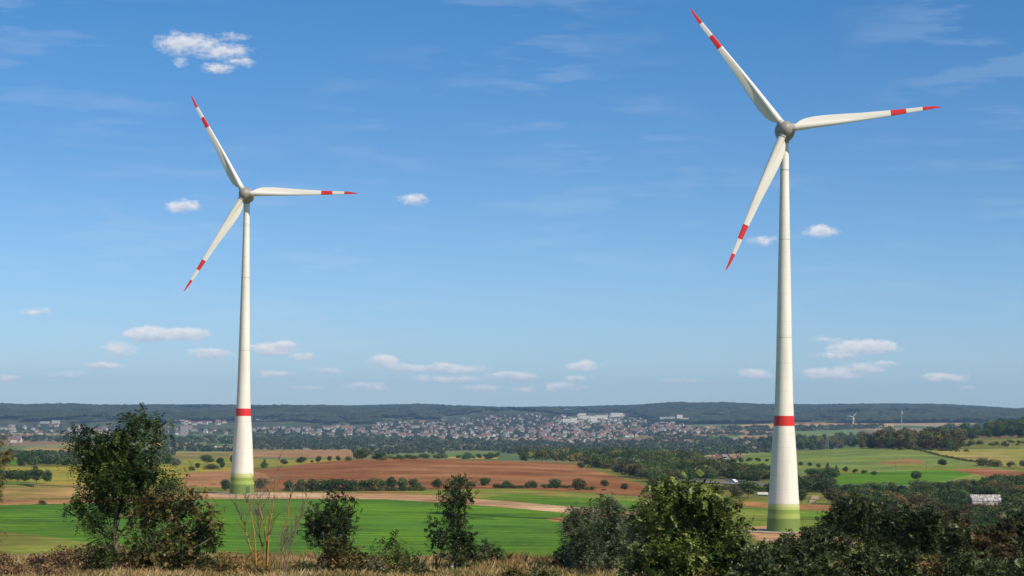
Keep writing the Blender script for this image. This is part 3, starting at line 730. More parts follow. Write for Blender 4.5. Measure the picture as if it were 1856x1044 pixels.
field_pole(1624, 852, 13, 'thin wooden power pole farther left in the pale green hill field')
mast(98, 792, 780, 4600, .8, 'thin pale chimney mast left of the big green tree', heads=False)

# ------------------------------------------------------------------ buildings
M_wallw = var_mat('wall_white', (.44, .43, .41), (.56, .54, .50), .6, .8); M_wallc = var_mat('wall_cream', (.50, .46, .37), (.42, .38, .30), .6, .8); M_wallg = var_mat('wall_grey', (.42, .42, .42), (.50, .49, .47), .6, .8)
M_roofr = var_mat('roof_red', (.19, .10, .08), (.14, .08, .062), 1.5, .85); M_roofb = var_mat('roof_brown', (.20, .11, .08), (.26, .15, .11), 1.5, .85); M_roofg = var_mat('roof_grey', (.16, .16, .17), (.22, .22, .23), 1.5, .85)
M_glass = mat('window_glass', (.03, .04, .05), .15, .6)
def gable(w, d, hw, hr, m_w, m_r, name='house'):
    b = MB(); w2 = w / 2; d2 = d / 2
    b.add([(-w2, -d2, -2), (w2, -d2, -2), (w2, d2, -2), (-w2, d2, -2), (-w2, -d2, hw), (w2, -d2, hw), (w2, d2, hw), (-w2, d2, hw), (-w2, 0, hw + hr), (w2, 0, hw + hr)],
          [(0, 1, 5, 4), (1, 2, 6, 9, 5), (2, 3, 7, 6), (3, 0, 4, 8, 7)], 0)
    e = .5; z0 = hw - .25 * hr * e / d2; t = .25
    for s in (-1, 1):
        b.add([(-w2 - e, s * (d2 + e), hw - hr * e / d2 + .05), (w2 + e, s * (d2 + e), hw - hr * e / d2 + .05), (w2 + e, 0, hw + hr + .05), (-w2 - e, 0, hw + hr + .05),
               (-w2 - e, s * (d2 + e), hw - hr * e / d2 + t + .05), (w2 + e, s * (d2 + e), hw - hr * e / d2 + t + .05), (w2 + e, 0, hw + hr + t + .05), (-w2 - e, 0, hw + hr + t + .05)],
              [(4, 5, 6, 7), (0, 1, 5, 4), (0, 4, 7, 3), (1, 2, 6, 5), (3, 2, 1, 0)], 1)
    return b.mesh(name, [m_w, m_r])
def block(w, d, h, m_w, name='block', floors=0):
    b = MB(); b.box(-w / 2, w / 2, -d / 2, d / 2, -3, h, 0); b.box(-w / 2 - .3, w / 2 + .3, -d / 2 - .3, d / 2 + .3, h, h + .7, 1)
    for i in range(floors):
        z = 1.2 + i * (h - 1) / floors
        nn = max(2, int(w / 6))
        for k in range(nn): x = -w / 2 + w * (k + .5) / nn; b.box(x - 1.5, x + 1.5, -d / 2 - .06, -d / 2 + .3, z, z + 1.4, 2)
    return b.mesh(name, [m_w, M_roofg, M_glass])
HT = []
for i, (mw, mr) in enumerate([(M_wallw, M_roofr), (M_wallc, M_roofr), (M_wallw, M_roofb), (M_wallw, M_roofg), (M_wallc, M_roofb), (M_wallg, M_roofr)]):
    HT.append(gable(10 + i % 3 * 2, 8.5, 5.2 + (i % 2) * 1.6, 4.2, mw, mr))
HNAME = [('small white house with a red gable roof', 'red'), ('small cream house with a red gable roof', 'red'), ('small white house with a brown gable roof', 'brown'), ('small white house with a grey gable roof', 'grey'), ('small cream house with a brown gable roof', 'brown'), ('small grey house with a red gable roof', 'red')]
# density of the town in picture columns / rows seen from the field
def sample_region(poly, n):
    poly = np.array(poly, float); x0, y0 = poly.min(0); x1, y1 = poly.max(0); out = []
    while len(out) < n:
        q = rng.random((n * 2, 2)) * (x1 - x0, y1 - y0) + (x0, y0); q = q[inpoly(q[:, 0], q[:, 1], poly)]; out += list(q)
    return np.array(out[:n])
TOWN = [([(800, 764), (900, 755), (1010, 753), (1130, 752), (1180, 766), (1240, 772), (1200, 787), (1100, 796), (960, 796), (800, 797)], 470, 'central on the far town hillside'),
        ([(640, 779), (720, 768), (800, 763), (800, 797), (700, 792), (640, 790)], 130, 'left of the far town centre'),
        ([(455, 778), (640, 775), (640, 790), (455, 790)], 75, 'in the town behind the left turbine'),
        ([(0, 775), (130, 770), (420, 780), (420, 788), (0, 790)], 46, 'in the town far left'),
        ([(295, 743), (370, 743), (370, 751), (295, 751)], 14, 'in the ridge forest clearing'),
        ([(330, 760), (425, 762), (425, 771), (330, 771)], 22, 'above the left town'),
        ([(1180, 775), (1290, 776), (1290, 785), (1180, 787)], 36, 'right end of far town'),
        ([(970, 796), (1120, 796), (1120, 806), (970, 806)], 26, 'below the far town'),
        ([(1180, 797), (1400, 797), (1400, 808), (1180, 812)], 8, 'in the right valley fields'),
        ([(10, 797), (35, 797), (35, 803), (10, 803)], 8, 'in the far left hamlet')]
items = []
for poly, n_, where in TOWN:
    q = sample_region(poly, n_)
    if n_ > 100:      # rows of streets: pull the rows together a little
        q[:, 1] = np.round(q[:, 1] / 2.2) * 2.2 + rng.normal(size=n_) * .25
    g = ground(q[:, 0], q[:, 1])
    for k in range(n_): items.append((g[k], q[k], where, R_.choices(range(6), [5, 3, 3, 4, 2, 2])[0], R_.choice([0, .25, -.3, 1.57, 1.3]) + R_.gauss(0, .1), .62 + R_.random() * .4))
items.sort(key=lambda t: t[0][1])
stuffV = []; stuffF = []; stuffM = []; nb_ = 0; seen = 0
MATS6 = [M_wallw, M_roofr, M_wallc, M_roofb, M_roofg, M_wallg]
pair = [(0, 1), (2, 1), (0, 3), (0, 4), (2, 3), (5, 1)]
for it in items:
    g, q, where, k, rz, sc = it; seen += 1
    if seen <= 300:
        o = obj('house', HT[k], loc=tuple(g), rot=(0, 0, rz)); o.scale = (sc,) * 3
        tag(o, HNAME[k][0] + ' ' + where, 'house', HNAME[k][0] + ' ' + where)
    else:
        me = HT[k]; v = np.array([u.co[:] for u in me.vertices]) * sc; c, s_ = math.cos(rz), math.sin(rz)
        v = np.stack([v[:, 0] * c - v[:, 1] * s_, v[:, 0] * s_ + v[:, 1] * c, v[:, 2]], 1) + g
        for p_ in me.polygons: stuffF.append(tuple(nb_ + i for i in p_.vertices)); stuffM.append(pair[k][p_.material_index])
        stuffV.append(v); nb_ += len(v)
tag(obj('town_houses', make_mesh('town_houses', np.vstack(stuffV), stuffF, MATS6, stuffM)), 'mass of small pale and red roofed houses of the far town too many to count', 'houses', kind='stuff')

M_estate = var_mat('estate_plaster', (.80, .77, .66), (.74, .70, .58), .3, .8)
M_bandw = mat('window_band_grey', (.22, .23, .25), .4)
def far_block(px, pyb, wpx, hpx, m_w, label, floors=4, name='apartment_block', cat='apartment block', rz=0, roof=None, dpx=None):
    g = G(px, pyb); k = g[1] / F; w = wpx * k; h = hpx * k; d = (dpx or min(max(wpx * .4, 3.5), 9)) * k
    o = empty(name, tuple(g), label, cat, rz=rz)
    b = MB(); b.box(-w / 2, w / 2, -d / 2, d / 2, -4, h, 0); obj('wall', b.mesh('wall', m_w), o)
    b = MB(); b.box(-w / 2 - .3, w / 2 + .3, -d / 2 - .3, d / 2 + .3, h + .01, h + .9, 0); obj('roof', b.mesh('roof', roof or M_roofg), o)
    nn = max(2, int(w / 7)); fl = max(1, int(floors))
    for i in range(fl):
        b = MB(); z = h * (i + .4) / fl; b.box(-w * .46, w * .46, -d / 2 - .08, -d / 2 + .3, z, z + h / fl * .28); obj('window_band', b.mesh('window_band', M_bandw), o)
    return o
far_block(1205, 767, 18, 11, M_wallg, 'long grey apartment slab with rows of windows on the wooded slope', 6)
far_block(1219, 767, 8, 11.5, M_wallw, 'narrow white apartment tower at the right end of the grey slab', 6)
far_block(1232, 765, 10, 13, M_estate, 'taller cream apartment tower on the wooded slope', 8)
far_block(1243, 766, 11, 8, M_estate, 'lower cream apartment block beside the taller cream tower', 4)
for (x, y, w, h, t) in ((1040, 767, 11, 10, 'tallest of the white'), (1027, 766, 13, 7, 'left low one of the white'), (1077, 766, 11, 12, 'second tall one of the white'), (1060, 760, 24, 6, 'long upper one of the white'), (1090, 758.5, 22, 6, 'right long one of the white'), (1053, 754, 18, 5, 'topmost long one of the white')):
    far_block(x, y, w, h, M_estate, t + ' housing blocks on top of the far town hillside', 3)
far_block(1118, 755, 22, 6.5, M_estate, 'long cream block by itself at the right end of the hilltop estate', 3)
far_block(334, 790, 13, 19, var_mat('tower_block_tan', (.30, .25, .22), (.36, .31, .27), .3), 'brown grey tower block standing alone above the left town', 10, dpx=9)
far_block(333.5, 771.5, 6, 2.5, M_wallg, 'grey plant room on the roof of the brown tower block', 1) if False else None
far_block(101, 768.5, 13, 6.5, M_wallg, 'pale greenish office slab at the foot of the ridge far left', 3)
far_block(81, 767.5, 15, 3.5, M_wallw, 'flat white hall at the foot of the ridge left of the office slab', 1, 'hall', 'hall')
far_block(14, 780, 26, 5, M_wallw, 'large white factory hall at the far left of the town', 2, 'hall', 'hall')
far_block(22, 774, 12, 4, M_wallw, 'small white hall behind the large factory hall far left', 1, 'hall', 'hall')
far_block(127, 782, 9, 6.5, M_wallw, 'bright white cube shaped building left of the big green tree', 2, 'warehouse', 'warehouse')
far_block(92, 783, 7, 4, M_wallw, 'small white storage building far left of the town', 1, 'warehouse', 'warehouse')
far_block(121, 786, 16, 3, M_roofr, 'low red roofed hall beside the bright white cube', 1, 'hall', 'hall')
far_block(212, 757.5, 17, 4, M_wallw, 'long white building high on the wooded ridge', 1, 'hall', 'hall')
far_block(326, 762.5, 16, 3, M_wallw, 'white clinic building on the slope above the brown tower block', 1, 'clinic', 'clinic')
far_block(536, 778, 17, 3, M_wallw, 'thin white industrial hall right of the left turbine', 1, 'hall', 'hall')
far_block(566, 782, 24, 3, M_wallw, 'longest white industrial hall right of the left turbine', 1, 'hall', 'hall')
far_block(552, 786, 18, 2.5, M_wallw, 'lower white industrial hall right of the left turbine', 1, 'hall', 'hall')
far_block(596, 779, 21, 5, M_wallc, 'cream hall with several storeys below the forest edge', 2, 'hall', 'hall')
far_block(597, 788, 13, 2.8, M_wallw, 'white flat hall below the cream hall', 1, 'hall', 'hall')
far_block(754, 778, 14, 6.5, M_wallc, 'rounded cream silo building left of the town centre', 2, 'silo', 'silo')
far_block(823, 767, 38, 2.6, M_roofr, 'long red roofed terrace at the upper left of the town', 1, 'terrace', 'terrace')
far_block(880, 792, 90, 2.6, M_roofr, 'very long red terrace along the lower edge of the town', 1, 'terrace', 'terrace')
far_block(852, 771, 10, 5, M_wallc, 'pale yellow town hall at the end of the red terrace', 2, 'hall', 'hall')
far_block(1008, 805, 13, 5, M_roofr, 'orange red barn at the lower edge of the town', 1, 'barn', 'barn')
far_block(1212, 779, 10, 7, M_roofb, 'reddish block standing in front of the grey apartment slab', 3)
far_block(467, 761, 6, 3, M_wallw, 'small white house cluster high on the ridge right of the left turbine', 1, 'house', 'house')
# row of pale heaps
M_heap = var_mat('pale_gypsum', (.62, .58, .50), (.50, .46, .38), .15, .95, detail=6)
for i, (x, w, h) in enumerate([(356, 14, 4), (366, 15, 7), (379, 16, 6), (391, 16, 7.5), (400, 14, 6), (412, 15, 7), (420, 12, 5)]):
    g = G(x, 815); k = g[1] / F; w *= k; h *= k; vs = []; nr, nh = 18, 6
    for j in range(nh + 1):
        for a in range(nr):
            r = w / 2 * (1 - j / nh) ** .8 * (1 + .16 * math.sin(a * 2.3 + i) + .1 * R_.random()); vs.append((r * math.cos(a * 6.283 / nr), r * .6 * math.sin(a * 6.283 / nr), h * (j / nh) ** .9 - .5))
    fs = [(j * nr + a, j * nr + (a + 1) % nr, (j + 1) * nr + (a + 1) % nr, (j + 1) * nr + a) for j in range(nh) for a in range(nr)]
    nm = ['leftmost', 'second from the left', 'third from the left', 'tallest middle', 'fifth from the left', 'sixth from the left', 'rightmost']
    tag(obj('heap', make_mesh('heap', vs, fs, M_heap), loc=tuple(g)), nm[i] + ' of the pale heaps in the row left of the distant turbine', 'heap', 'pale heaps in a row beyond the fields')

# village behind the wood
def house(px, pyb, wpx, hwpx, hrpx, mw, mr, label, rz=0, chim=True, name='house', cat='house'):
    g = G(px, pyb); k = g[1] / F; w = wpx * k; d = min(w * .75, 8.5); hw = hwpx * k; hr = hrpx * k
    o = empty(name, tuple(g), label, cat, rz=rz)
    b = MB(); w2 = w / 2; d2 = d / 2
    b.add([(-w2, -d2, -1), (w2, -d2, -1), (w2, d2, -1), (-w2, d2, -1), (-w2, -d2, hw), (w2, -d2, hw), (w2, d2, hw), (-w2, d2, hw), (-w2, 0, hw + hr), (w2, 0, hw + hr)], [(0, 1, 5, 4), (1, 2, 6, 9, 5), (2, 3, 7, 6), (3, 0, 4, 8, 7)])
    obj('wall', b.mesh('wall', mw), o)
    b = MB(); e = .4
    for s in (-1, 1):
        z0 = hw - hr * e / d2
        b.add([(-w2 - e, s * (d2 + e), z0 + .03), (w2 + e, s * (d2 + e), z0 + .03), (w2 + e, 0, hw + hr + .03), (-w2 - e, 0, hw + hr + .03), (-w2 - e, s * (d2 + e), z0 + .28), (w2 + e, s * (d2 + e), z0 + .28), (w2 + e, 0, hw + hr + .28), (-w2 - e, 0, hw + hr + .28)],
              [(4, 5, 6, 7), (0, 1, 5, 4), (0, 4, 7, 3), (1, 2, 6, 5), (3, 2, 1, 0)])
    rf = obj('roof', b.mesh('roof', mr), o)
    if chim:
        b = MB(); b.box(w * .2, w * .2 + .7, -.35, .35, hw + hr * .6, hw + hr + 1.1); obj('chimney', b.mesh('chimney', M_roofr), rf)
    for i in range(3):
        b = MB(); x = -w2 + w * (i + .5) / 3; b.box(x - .55, x + .55, -d2 - .05, -d2 + .1, hw * .35, hw * .35 + min(1.3, hw * .4)); obj('window', b.mesh('window', M_glass), o)
    return o
house(1288, 836, 13, 3, 5, M_wallw, M_roofr, 'large farmhouse with a red roof at the left end of the hamlet', .2)
house(1303, 833, 11, 3, 5, M_wallg, M_roofr, 'farm barn with a faded red roof in the middle of the hamlet', -.2)
house(1313, 832, 7, 5, 3, M_wallw, M_roofg, 'small white house with a grey roof in the hamlet', .4)
house(1321, 834, 8, 6, 5, M_wallw, M_roofb, 'tall white gabled house standing at the pale green field', 1.35)
house(1332, 833, 9, 3, 4, M_wallc, M_roofb, 'low house with a brown roof at the field edge in the hamlet', .1)
house(1341, 833, 8, 4, 4, M_wallw, M_roofr, 'white house with a bright red roof at the right end of the hamlet', .8)
house(1510, 862, 6, 2, 2, M_wallw, M_roofr, 'tiny red shed between the trees below the orchard row', 0, False, 'shed', 'shed')

# glasshouse in the scrub on the right
def glasshouse():
    g = np.array(at(1785, 921, 752)); g[2] = float(height(g[0], g[1])) + 1.5
    k = 752 / F; w = 54 * k; h = 14 * k; d = 6.
    o = empty('greenhouse', (g[0], g[1], g[2] - 1.5), 'long whitish greenhouse with a mottled roof half hidden in the scrub on the right', 'greenhouse', rz=.08)
    mm = var_mat('mottled_sheet', (.56, .54, .52), (.14, .11, .10), 1.3, .5, .5, detail=6, stretch=(1.6, 1, .5), lo=.38, hi=.62)
    b = MB(); b.box(-w / 2, w / 2, -d / 2, d / 2, -1.5, h * .55); obj('wall', b.mesh('wall', mm), o)
    b = MB(); z = h * .56
    b.add([(-w / 2 - .2, -d / 2 - .2, z), (w / 2 + .2, -d / 2 - .2, z), (w / 2 + .2, d / 2 + .2, z), (-w / 2 - .2, d / 2 + .2, z), (-w / 2 - .2, 0, z + h * .75), (w / 2 + .2, 0, z + h * .75)], [(0, 1, 5, 4), (2, 3, 4, 5), (0, 4, 3), (1, 2, 5), (3, 2, 1, 0)])
    obj('roof', b.mesh('roof', mm), o)
    for i in range(10):
        b = MB(); x = -w / 2 + w * i / 9; b.box(x - .05, x + .05, -d / 2 - .1, -d / 2 - .02, -1.5, h * .55); obj('frame_post', b.mesh('frame_post', M_wallw), o)
glasshouse()
# mixed small buildings and piles among the scrub
def shed(px, py, wpx, hpx, mw, mr, label, cat='shed'):
    house(px, py, wpx, hpx * .6, hpx * .5, mw, mr, label, R_.uniform(-.3, .3), False, 'shed', cat)
shed(1610, 884, 17, 5, M_wallg, M_wallg, 'grey roofed shed amid the scrub below the bright green field')
shed(1382, 899, 15, 5, M_wallw, M_wallw, 'small bright white shed left of the near turbine tower')
shed(1603, 912, 20, 4, M_wallg, M_wallw, 'low pale shed hidden in the scrub right of the near turbine')
M_pallet = var_mat('sawn_timber', (.42, .30, .20), (.52, .42, .32), 2, .9)
for j, (x, y, w, h, lb) in enumerate([(1476, 905, 16, 6, 'upper stack of tan timber right of the near turbine'), (1472, 912, 14, 5, 'lower stack of olive timber right of the near turbine')]):
    g = G(x, y); k = g[1] / F; o = empty('timber_stack', tuple(g), lb, 'timber stack')
    for i in range(4):
        b = MB(); b.box(-w * k / 2 + .1 * i, w * k / 2 - .07 * i, -1.2, 1.2, h * k * i / 4 + .04, h * k * (i + 1) / 4); obj('timber_layer', b.mesh('timber_layer', M_pallet), o)

# ------------------------------------------------------------------ road with vehicles
M_asph = var_mat('asphalt', (.11, .11, .115), (.16, .16, .165), .3, .85)
M_line = mat('road_paint', (.75, .75, .72), .7)
def roadpts(): 
    ps = [(1180, 872), (1240, 873), (1290, 874.5), (1340, 877.5), (1400, 880.5), (1470, 883), (1560, 885), (1700, 888)]
    return [pt(q) for q in ps]
rp = roadpts(); dense = []
for i in range(len(rp) - 1):
    for t in np.linspace(0, 1, 12, endpoint=False): dense.append((rp[i][0] * (1 - t) + rp[i + 1][0] * t, rp[i][1] * (1 - t) + rp[i + 1][1] * t))
def ribbon(off, w, dz, name, m, dash=False):
    vs = []; fs = []
    for i, (x, y) in enumerate(dense):
        a = dense[min(i + 1, len(dense) - 1)]; b = dense[max(i - 1, 0)]; t = Vector((a[0] - b[0], a[1] - b[1])).normalized(); nn = Vector((-t.y, t.x))
        zc_ = float(height(x, y)) + .35 + dz
        for s in (-1, 1): vs.append((x + nn.x * (off + s * w), y + nn.y * (off + s * w), zc_))
    fs = [(2 * i, 2 * i + 2, 2 * i + 3, 2 * i + 1) for i in range(len(dense) - 1) if not dash or i % 2]
    return tag(obj(name, make_mesh(name, vs, fs, m)), kind='structure')
ribbon(0, 9.5, -.03, 'road_shoulder', var_mat('road_gravel', (.22, .19, .14), (.30, .27, .2), .5, .95))
ribbon(0, 7.5, 0, 'road', M_asph)
for off, da in ((-7.1, 0), (7.1, 0), (-3.8, 1), (3.8, 1), (-.6, 0), (.6, 0)): ribbon(off, .13, .012, 'road_marking', M_line, da)
def guard(off):
    o = empty('guard_rail', (dense[0][0], dense[0][1], 0), 'long grey steel guard rail along the %s side of the highway' % ('near' if off < 0 else 'far'), 'guard rail', 'guard rails of the highway')
    b = MB(); pts_ = []
    for i, (x, y) in enumerate(dense):
        a = dense[min(i + 1, len(dense) - 1)]; c = dense[max(i - 1, 0)]; t = Vector((a[0] - c[0], a[1] - c[1])).normalized(); nn = Vector((-t.y, t.x))
        pts_.append((x + nn.x * off - dense[0][0], y + nn.y * off - dense[0][1], float(height(x, y)) + 1.05))
    b.tube(pts_, .14, 5); obj('rail', b.mesh('rail', M_steel), o)
    b = MB()
    for q in pts_[::2]: b.tube([(q[0], q[1], q[2] - .8), q], .06, 4)
    obj('rail_posts', b.mesh('rail_posts', M_steel), o)['kind'] = 'stuff'
guard(-8.4); guard(8.4)
M_tyre = mat('tyre', (.02, .02, .02), .9)
def vehicle(px, lane, col, label, truck=False, pos=None, rz=None):
    xs = [928 + F * d[0] / d[1] for d in dense]; i = int(np.argmin(np.abs(np.array(xs) - px))); x, y = dense[i]
    a = dense[min(i + 1, len(dense) - 1)]; t = Vector((a[0] - x, a[1] - y)).normalized(); nn = Vector((-t.y, t.x)); base = .36
    if pos is None: p_ = (x + nn.x * lane, y + nn.y * lane, float(height(x, y)) + base); ang = math.atan2(t.y, t.x)
    else: p_ = tuple(pos); ang = rz
    o = empty('truck' if truck else 'car', p_, label, 'truck' if truck else 'car', rz=ang)
    paint = mat('car_paint', col, .3, .6)
    if truck:
        b = MB(); b.box(-6, 3.4, -1.25, 1.25, 1.1, 4.0); obj('trailer', b.mesh('trailer', paint), o)
        b = MB(); b.add([(3.7, -1.2, .6), (5.9, -1.2, .6), (5.9, -1.2, 2.2), (5.5, -1.2, 3.3), (3.7, -1.2, 3.3), (3.7, 1.2, .6), (5.9, 1.2, .6), (5.9, 1.2, 2.2), (5.5, 1.2, 3.3), (3.7, 1.2, 3.3)], [(0, 1, 2, 3, 4), (9, 8, 7, 6, 5), (1, 6, 7, 2), (2, 7, 8, 3), (3, 8, 9, 4), (4, 9, 5, 0), (0, 5, 6, 1)]); obj('cab', b.mesh('cab', paint), o)
        wx = [-5, -3.8, 4.6, 2.2]; wr = .5
    else:
        pr = [(-2.2, .35), (2.2, .35), (2.2, .8), (1.3, .98), (.6, 1.45), (-1.2, 1.48), (-2.0, 1.0), (-2.2, .85)]
        b = MB(); b.add([(u, -.88, w_) for u, w_ in pr] + [(u, .88, w_) for u, w_ in pr], [tuple(range(8))[::-1] if False else tuple(range(8)), tuple(range(8, 16))[::-1]] + [(k, k + 8, (k + 1) % 8 + 8, (k + 1) % 8) for k in range(8)]); obj('body', b.mesh('body', paint), o)
        b = MB(); b.add([(1.1, s * .895, .98) for s in (1,)] + [(.55, .895, 1.38), (-1.1, .895, 1.4), (-1.8, .895, 1.0)], [(0, 1, 2, 3)]); b.add([(1.1, -.895, .98), (.55, -.895, 1.38), (-1.1, -.895, 1.4), (-1.8, -.895, 1.0)], [(3, 2, 1, 0)]); obj('window', b.mesh('window', M_glass), o)
        wx = [-1.35, 1.35]; wr = .33
    for u in wx:
        for s in (-1, 1):
            b = MB(); b.tube([(u, s * .7, wr), (u, s * .95 if not truck else s * 1.2, wr)], wr, 12); obj('wheel', b.mesh('wheel', M_tyre), o)
vehicle(1322, 3, (.7, .7, .7), 'white car on the far lane of the highway behind the large leafy tree')
g = G(1247, 893); vehicle(0, 0, (.12, .11, .22), 'dark violet car parked on the orange grass beyond the large leafy tree', pos=g + np.array([0, 0, .02]), rz=.2)

# ------------------------------------------------------------------ trees along the fields
def tr(px, py, h, w, kind, leaf, label, group=None, **k): return put_tree(px, py, h, w, kind, leaf, label, group, **k)
ROW = [(410, 890, 23, 17, 'dark'), (472, 890, 24, 21, 'dark'), (524, 889, 19, 20, 'dark'), (545, 889, 21, 20, 'mid'), (564, 891, 25, 22, 'dark'), (584, 890, 22, 22, 'dark'), (602, 890, 24, 24, 'dark'), (622, 890, 23, 24, 'dark'), (640, 890, 22, 20, 'dark'),
       (657, 889, 20, 20, 'dark'), (676, 889, 23, 26, 'mid'), (693, 889, 19, 18, 'dark'), (710, 888, 25, 21, 'dark'), (729, 888, 24, 17, 'mid'), (752, 888, 22, 20, 'dark'), (793, 887, 20, 18, 'dark'), (829, 885, 24, 26, 'mid'), (856, 884, 13, 18, 'olive'), (879, 884, 19, 18, 'dark'),
       (918, 884, 14, 15, 'mid'), (965, 884, 14, 22, 'dark'), (1007, 885, 19, 20, 'mid'), (1050, 888, 22, 26, 'olive'), (1096, 884, 15, 16, 'mid'), (1131, 889, 14, 13, 'dark'), (1184, 892, 25, 20, 'mid')]
for i, (x, y, h, w, lf) in enumerate(ROW):
    if x == 410: lb = 'round dark tree at the left foot of the distant turbine tower'; gp = None
    elif x == 472: lb = 'round dark tree at the right foot of the distant turbine tower'; gp = None
    elif x == 793: lb = 'single round dark tree just left of the slender foreground sapling'; gp = None
    elif x == 1096: lb = 'small round tree, left of the two loners on the brown field'; gp = None
    elif x == 1131: lb = 'smallest round tree, right one of the two loners on the brown field'; gp = None
    elif x == 1184: lb = 'round tree on a bare stem at the right corner of the brown ploughed field'; gp = None
    elif x < 770: lb = ('dark green' if lf == 'dark' else 'lighter green') + ' round tree in the dense hedgerow below the brown field'; gp = lb
    else: lb = ('dark green' if lf == 'dark' else 'lighter green' if lf == 'mid' else 'olive') + ' small tree in the loose row right below the brown field'; gp = lb
    tr(x, y, h, w, 'round' if w < h * 1.5 else 'bush', lf, lb, gp, sink=.08)
for x in list(range(520, 770, 9)) + list(range(900, 960, 8)) + list(range(985, 1080, 9)):
    py = 890 if x < 770 else 885 if x < 1040 else 888
    lb = 'low dark hedge bush at the foot of the tree row along the brown field'; tr(x + R_.uniform(-2, 2), py, R_.uniform(5, 10), R_.uniform(10, 15), 'bush', 'dark', lb, lb)
for i, (x, h, w) in enumerate([(4, 22, 24), (18, 23, 20), (32, 24, 22), (48, 24, 20), (66, 27, 25), (86, 26, 19)]):
    lb = ['leftmost', 'second', 'third', 'fourth', 'fifth and widest', 'rightmost pointed'][i] + ' of the six dark trees beside the yellow field'
    tr(x, 872 + i * 1.0, h, w, 'round', 'dark', lb, 'six dark trees lined up beside the yellow field', sink=.05)
tr(76, 915, 9, 13, 'bush', 'dark', 'small dark bush alone at the far left edge of the green field')
tr(64, 851, 7, 11, 'bush', 'dark', 'tiny dark bush alone at the back of the yellow field')
for (x, y, h, w, k, lb) in [(348, 853, 9, 12, 'bush', 'small round bush at the yellow strip left of the distant turbine'), (358, 851, 12, 9, 'round', 'narrow dark tree right of the small round bush by the yellow strip'), (383, 851, 10, 26, 'bush', 'long dark bush at the yellow strip left of the distant turbine'),
        (403, 850, 14, 9, 'round', 'narrow dark tree right of the long dark bush at the yellow strip'), (375, 842, 18, 22, 'round', 'broad dark tree in the pale fields left of the distant turbine'), (399, 843, 14, 14, 'round', 'second broad dark tree in the pale fields nearest the distant turbine'), (314, 843, 14, 18, 'round', 'bluish round tree in the pale field right of the big foreground tree'),
        (420, 840, 15, 8, 'round', 'dark tree partly behind the left edge of the distant tower'), (479, 848, 18, 10, 'cone', 'dark pointed tree in the yellow strip right of the distant turbine'), (515, 843, 11, 13, 'round', 'small dark tree on the upper left edge of the brown field'), (546, 842, 14, 16, 'round', 'twin dark tree on the upper edge of the brown field'),
        (565, 839, 5, 5, 'round', 'very tiny dark bush on the upper edge of the brown field'), (577, 839, 13, 10, 'round', 'slim dark tree on the upper edge of the brown field right of the tiny bush'), (597, 837, 11, 8, 'round', 'small slim tree on the upper edge of the brown field'),
        (613, 836, 10, 8, 'round', 'small dark tree left of the big rounded tree behind the brown field'), (632, 835, 9, 14, 'bush', 'low dark bush left of the big rounded tree behind the brown field'), (655, 835, 22, 27, 'round', 'big rounded green tree on the horizon edge of the brown field'), (686, 835, 14, 24, 'round', 'dark rounded tree directly right of the big rounded tree behind the brown field')]:
    tr(x, y, h, w, k, 'dark' if k != 'round' or h < 20 else 'mid', lb, cat='tree' if k != 'bush' else 'bush', sink=.04)
def scatter(poly, n, hs, ratio, kinds, leaves, label, cat='tree', jitter=.25, minpx=0, Yr=None, sink=.05, avoid=()):
    q = sample_region(poly, n)
    if minpx:
        keep = []
        for p_ in q:
            if all(abs(p_[0] - k[0]) > minpx or abs(p_[1] - k[1]) > minpx * .4 for k in keep): keep.append(p_)
        q = np.array(keep)
    if len(avoid): q = np.array([p_ for p_ in q if not any(a[0] < p_[0] < a[2] and a[1] < p_[1] < a[3] for a in avoid)])
    if Yr is None: g = ground(q[:, 0], q[:, 1])
    else:
        Ys = Yr[0] + rng.random(len(q)) * (Yr[1] - Yr[0]); g = np.array([at(a_[0], a_[1], y_) for a_, y_ in zip(q, Ys)]); g[:, 2] = height(g[:, 0], g[:, 1])
    for k in range(len(q)):
        kd = R_.choices(list(kinds), list(kinds.values()))[0]; lf = R_.choices(list(leaves), list(leaves.values()))[0]
        h = R_.uniform(*hs); nm = {'dark': 'dark green', 'mid': 'mid green', 'olive': 'olive green', 'autumn': 'golden autumn', 'rust': 'rusty red', 'grey': 'grey green'}[lf]
        sh = {'round': 'round', 'tall': 'slender', 'cone': 'pointed', 'bush': 'spreading'}[kd]
        lb = f'{nm} {sh} {"bush" if kd == "bush" else "tree"} {label}'
        put_tree(q[k][0], q[k][1], h, h * ratio * R_.uniform(1 - jitter, 1 + jitter) * {'tall': .6, 'cone': .55, 'bush': 1.4, 'round': 1}[kd], kd, lf, lb, lb, pos=g[k], sink=sink)
# woods behind the brown field
scatter([(690, 836), (905, 832), (940, 836), (900, 829), (700, 831)], 30, (6, 11), 1.3, {'round': 3, 'bush': 3}, {'dark': 3, 'mid': 3, 'olive': 2}, 'behind the brown field', minpx=4)
scatter([(940, 838), (1000, 838), (1100, 846), (1060, 832), (950, 828)], 60, (15, 24), .95, {'round': 4, 'tall': 1}, {'dark': 3, 'mid': 3, 'olive': 2, 'autumn': 1}, 'at the upper right edge of the brown field', minpx=5)
tr(1054, 851, 14, 13, 'round', 'dark', 'dark round tree in the sandy gap at the upper right of the brown field')
WOOD = [(1060, 844), (1110, 852), (1150, 866), (1185, 880), (1235, 873), (1290, 872), (1360, 873), (1400, 874), (1400, 866), (1345, 858), (1325, 850), (1280, 842), (1200, 835), (1100, 832)]
scatter(WOOD, 420, (16, 26), 1.05, {'round': 6, 'tall': 1, 'bush': 1}, {'dark': 6, 'mid': 4, 'olive': 4, 'autumn': .8, 'grey': 1}, 'in the wood right of the brown field', minpx=3.0, avoid=[(1281, 826, 1350, 853)])
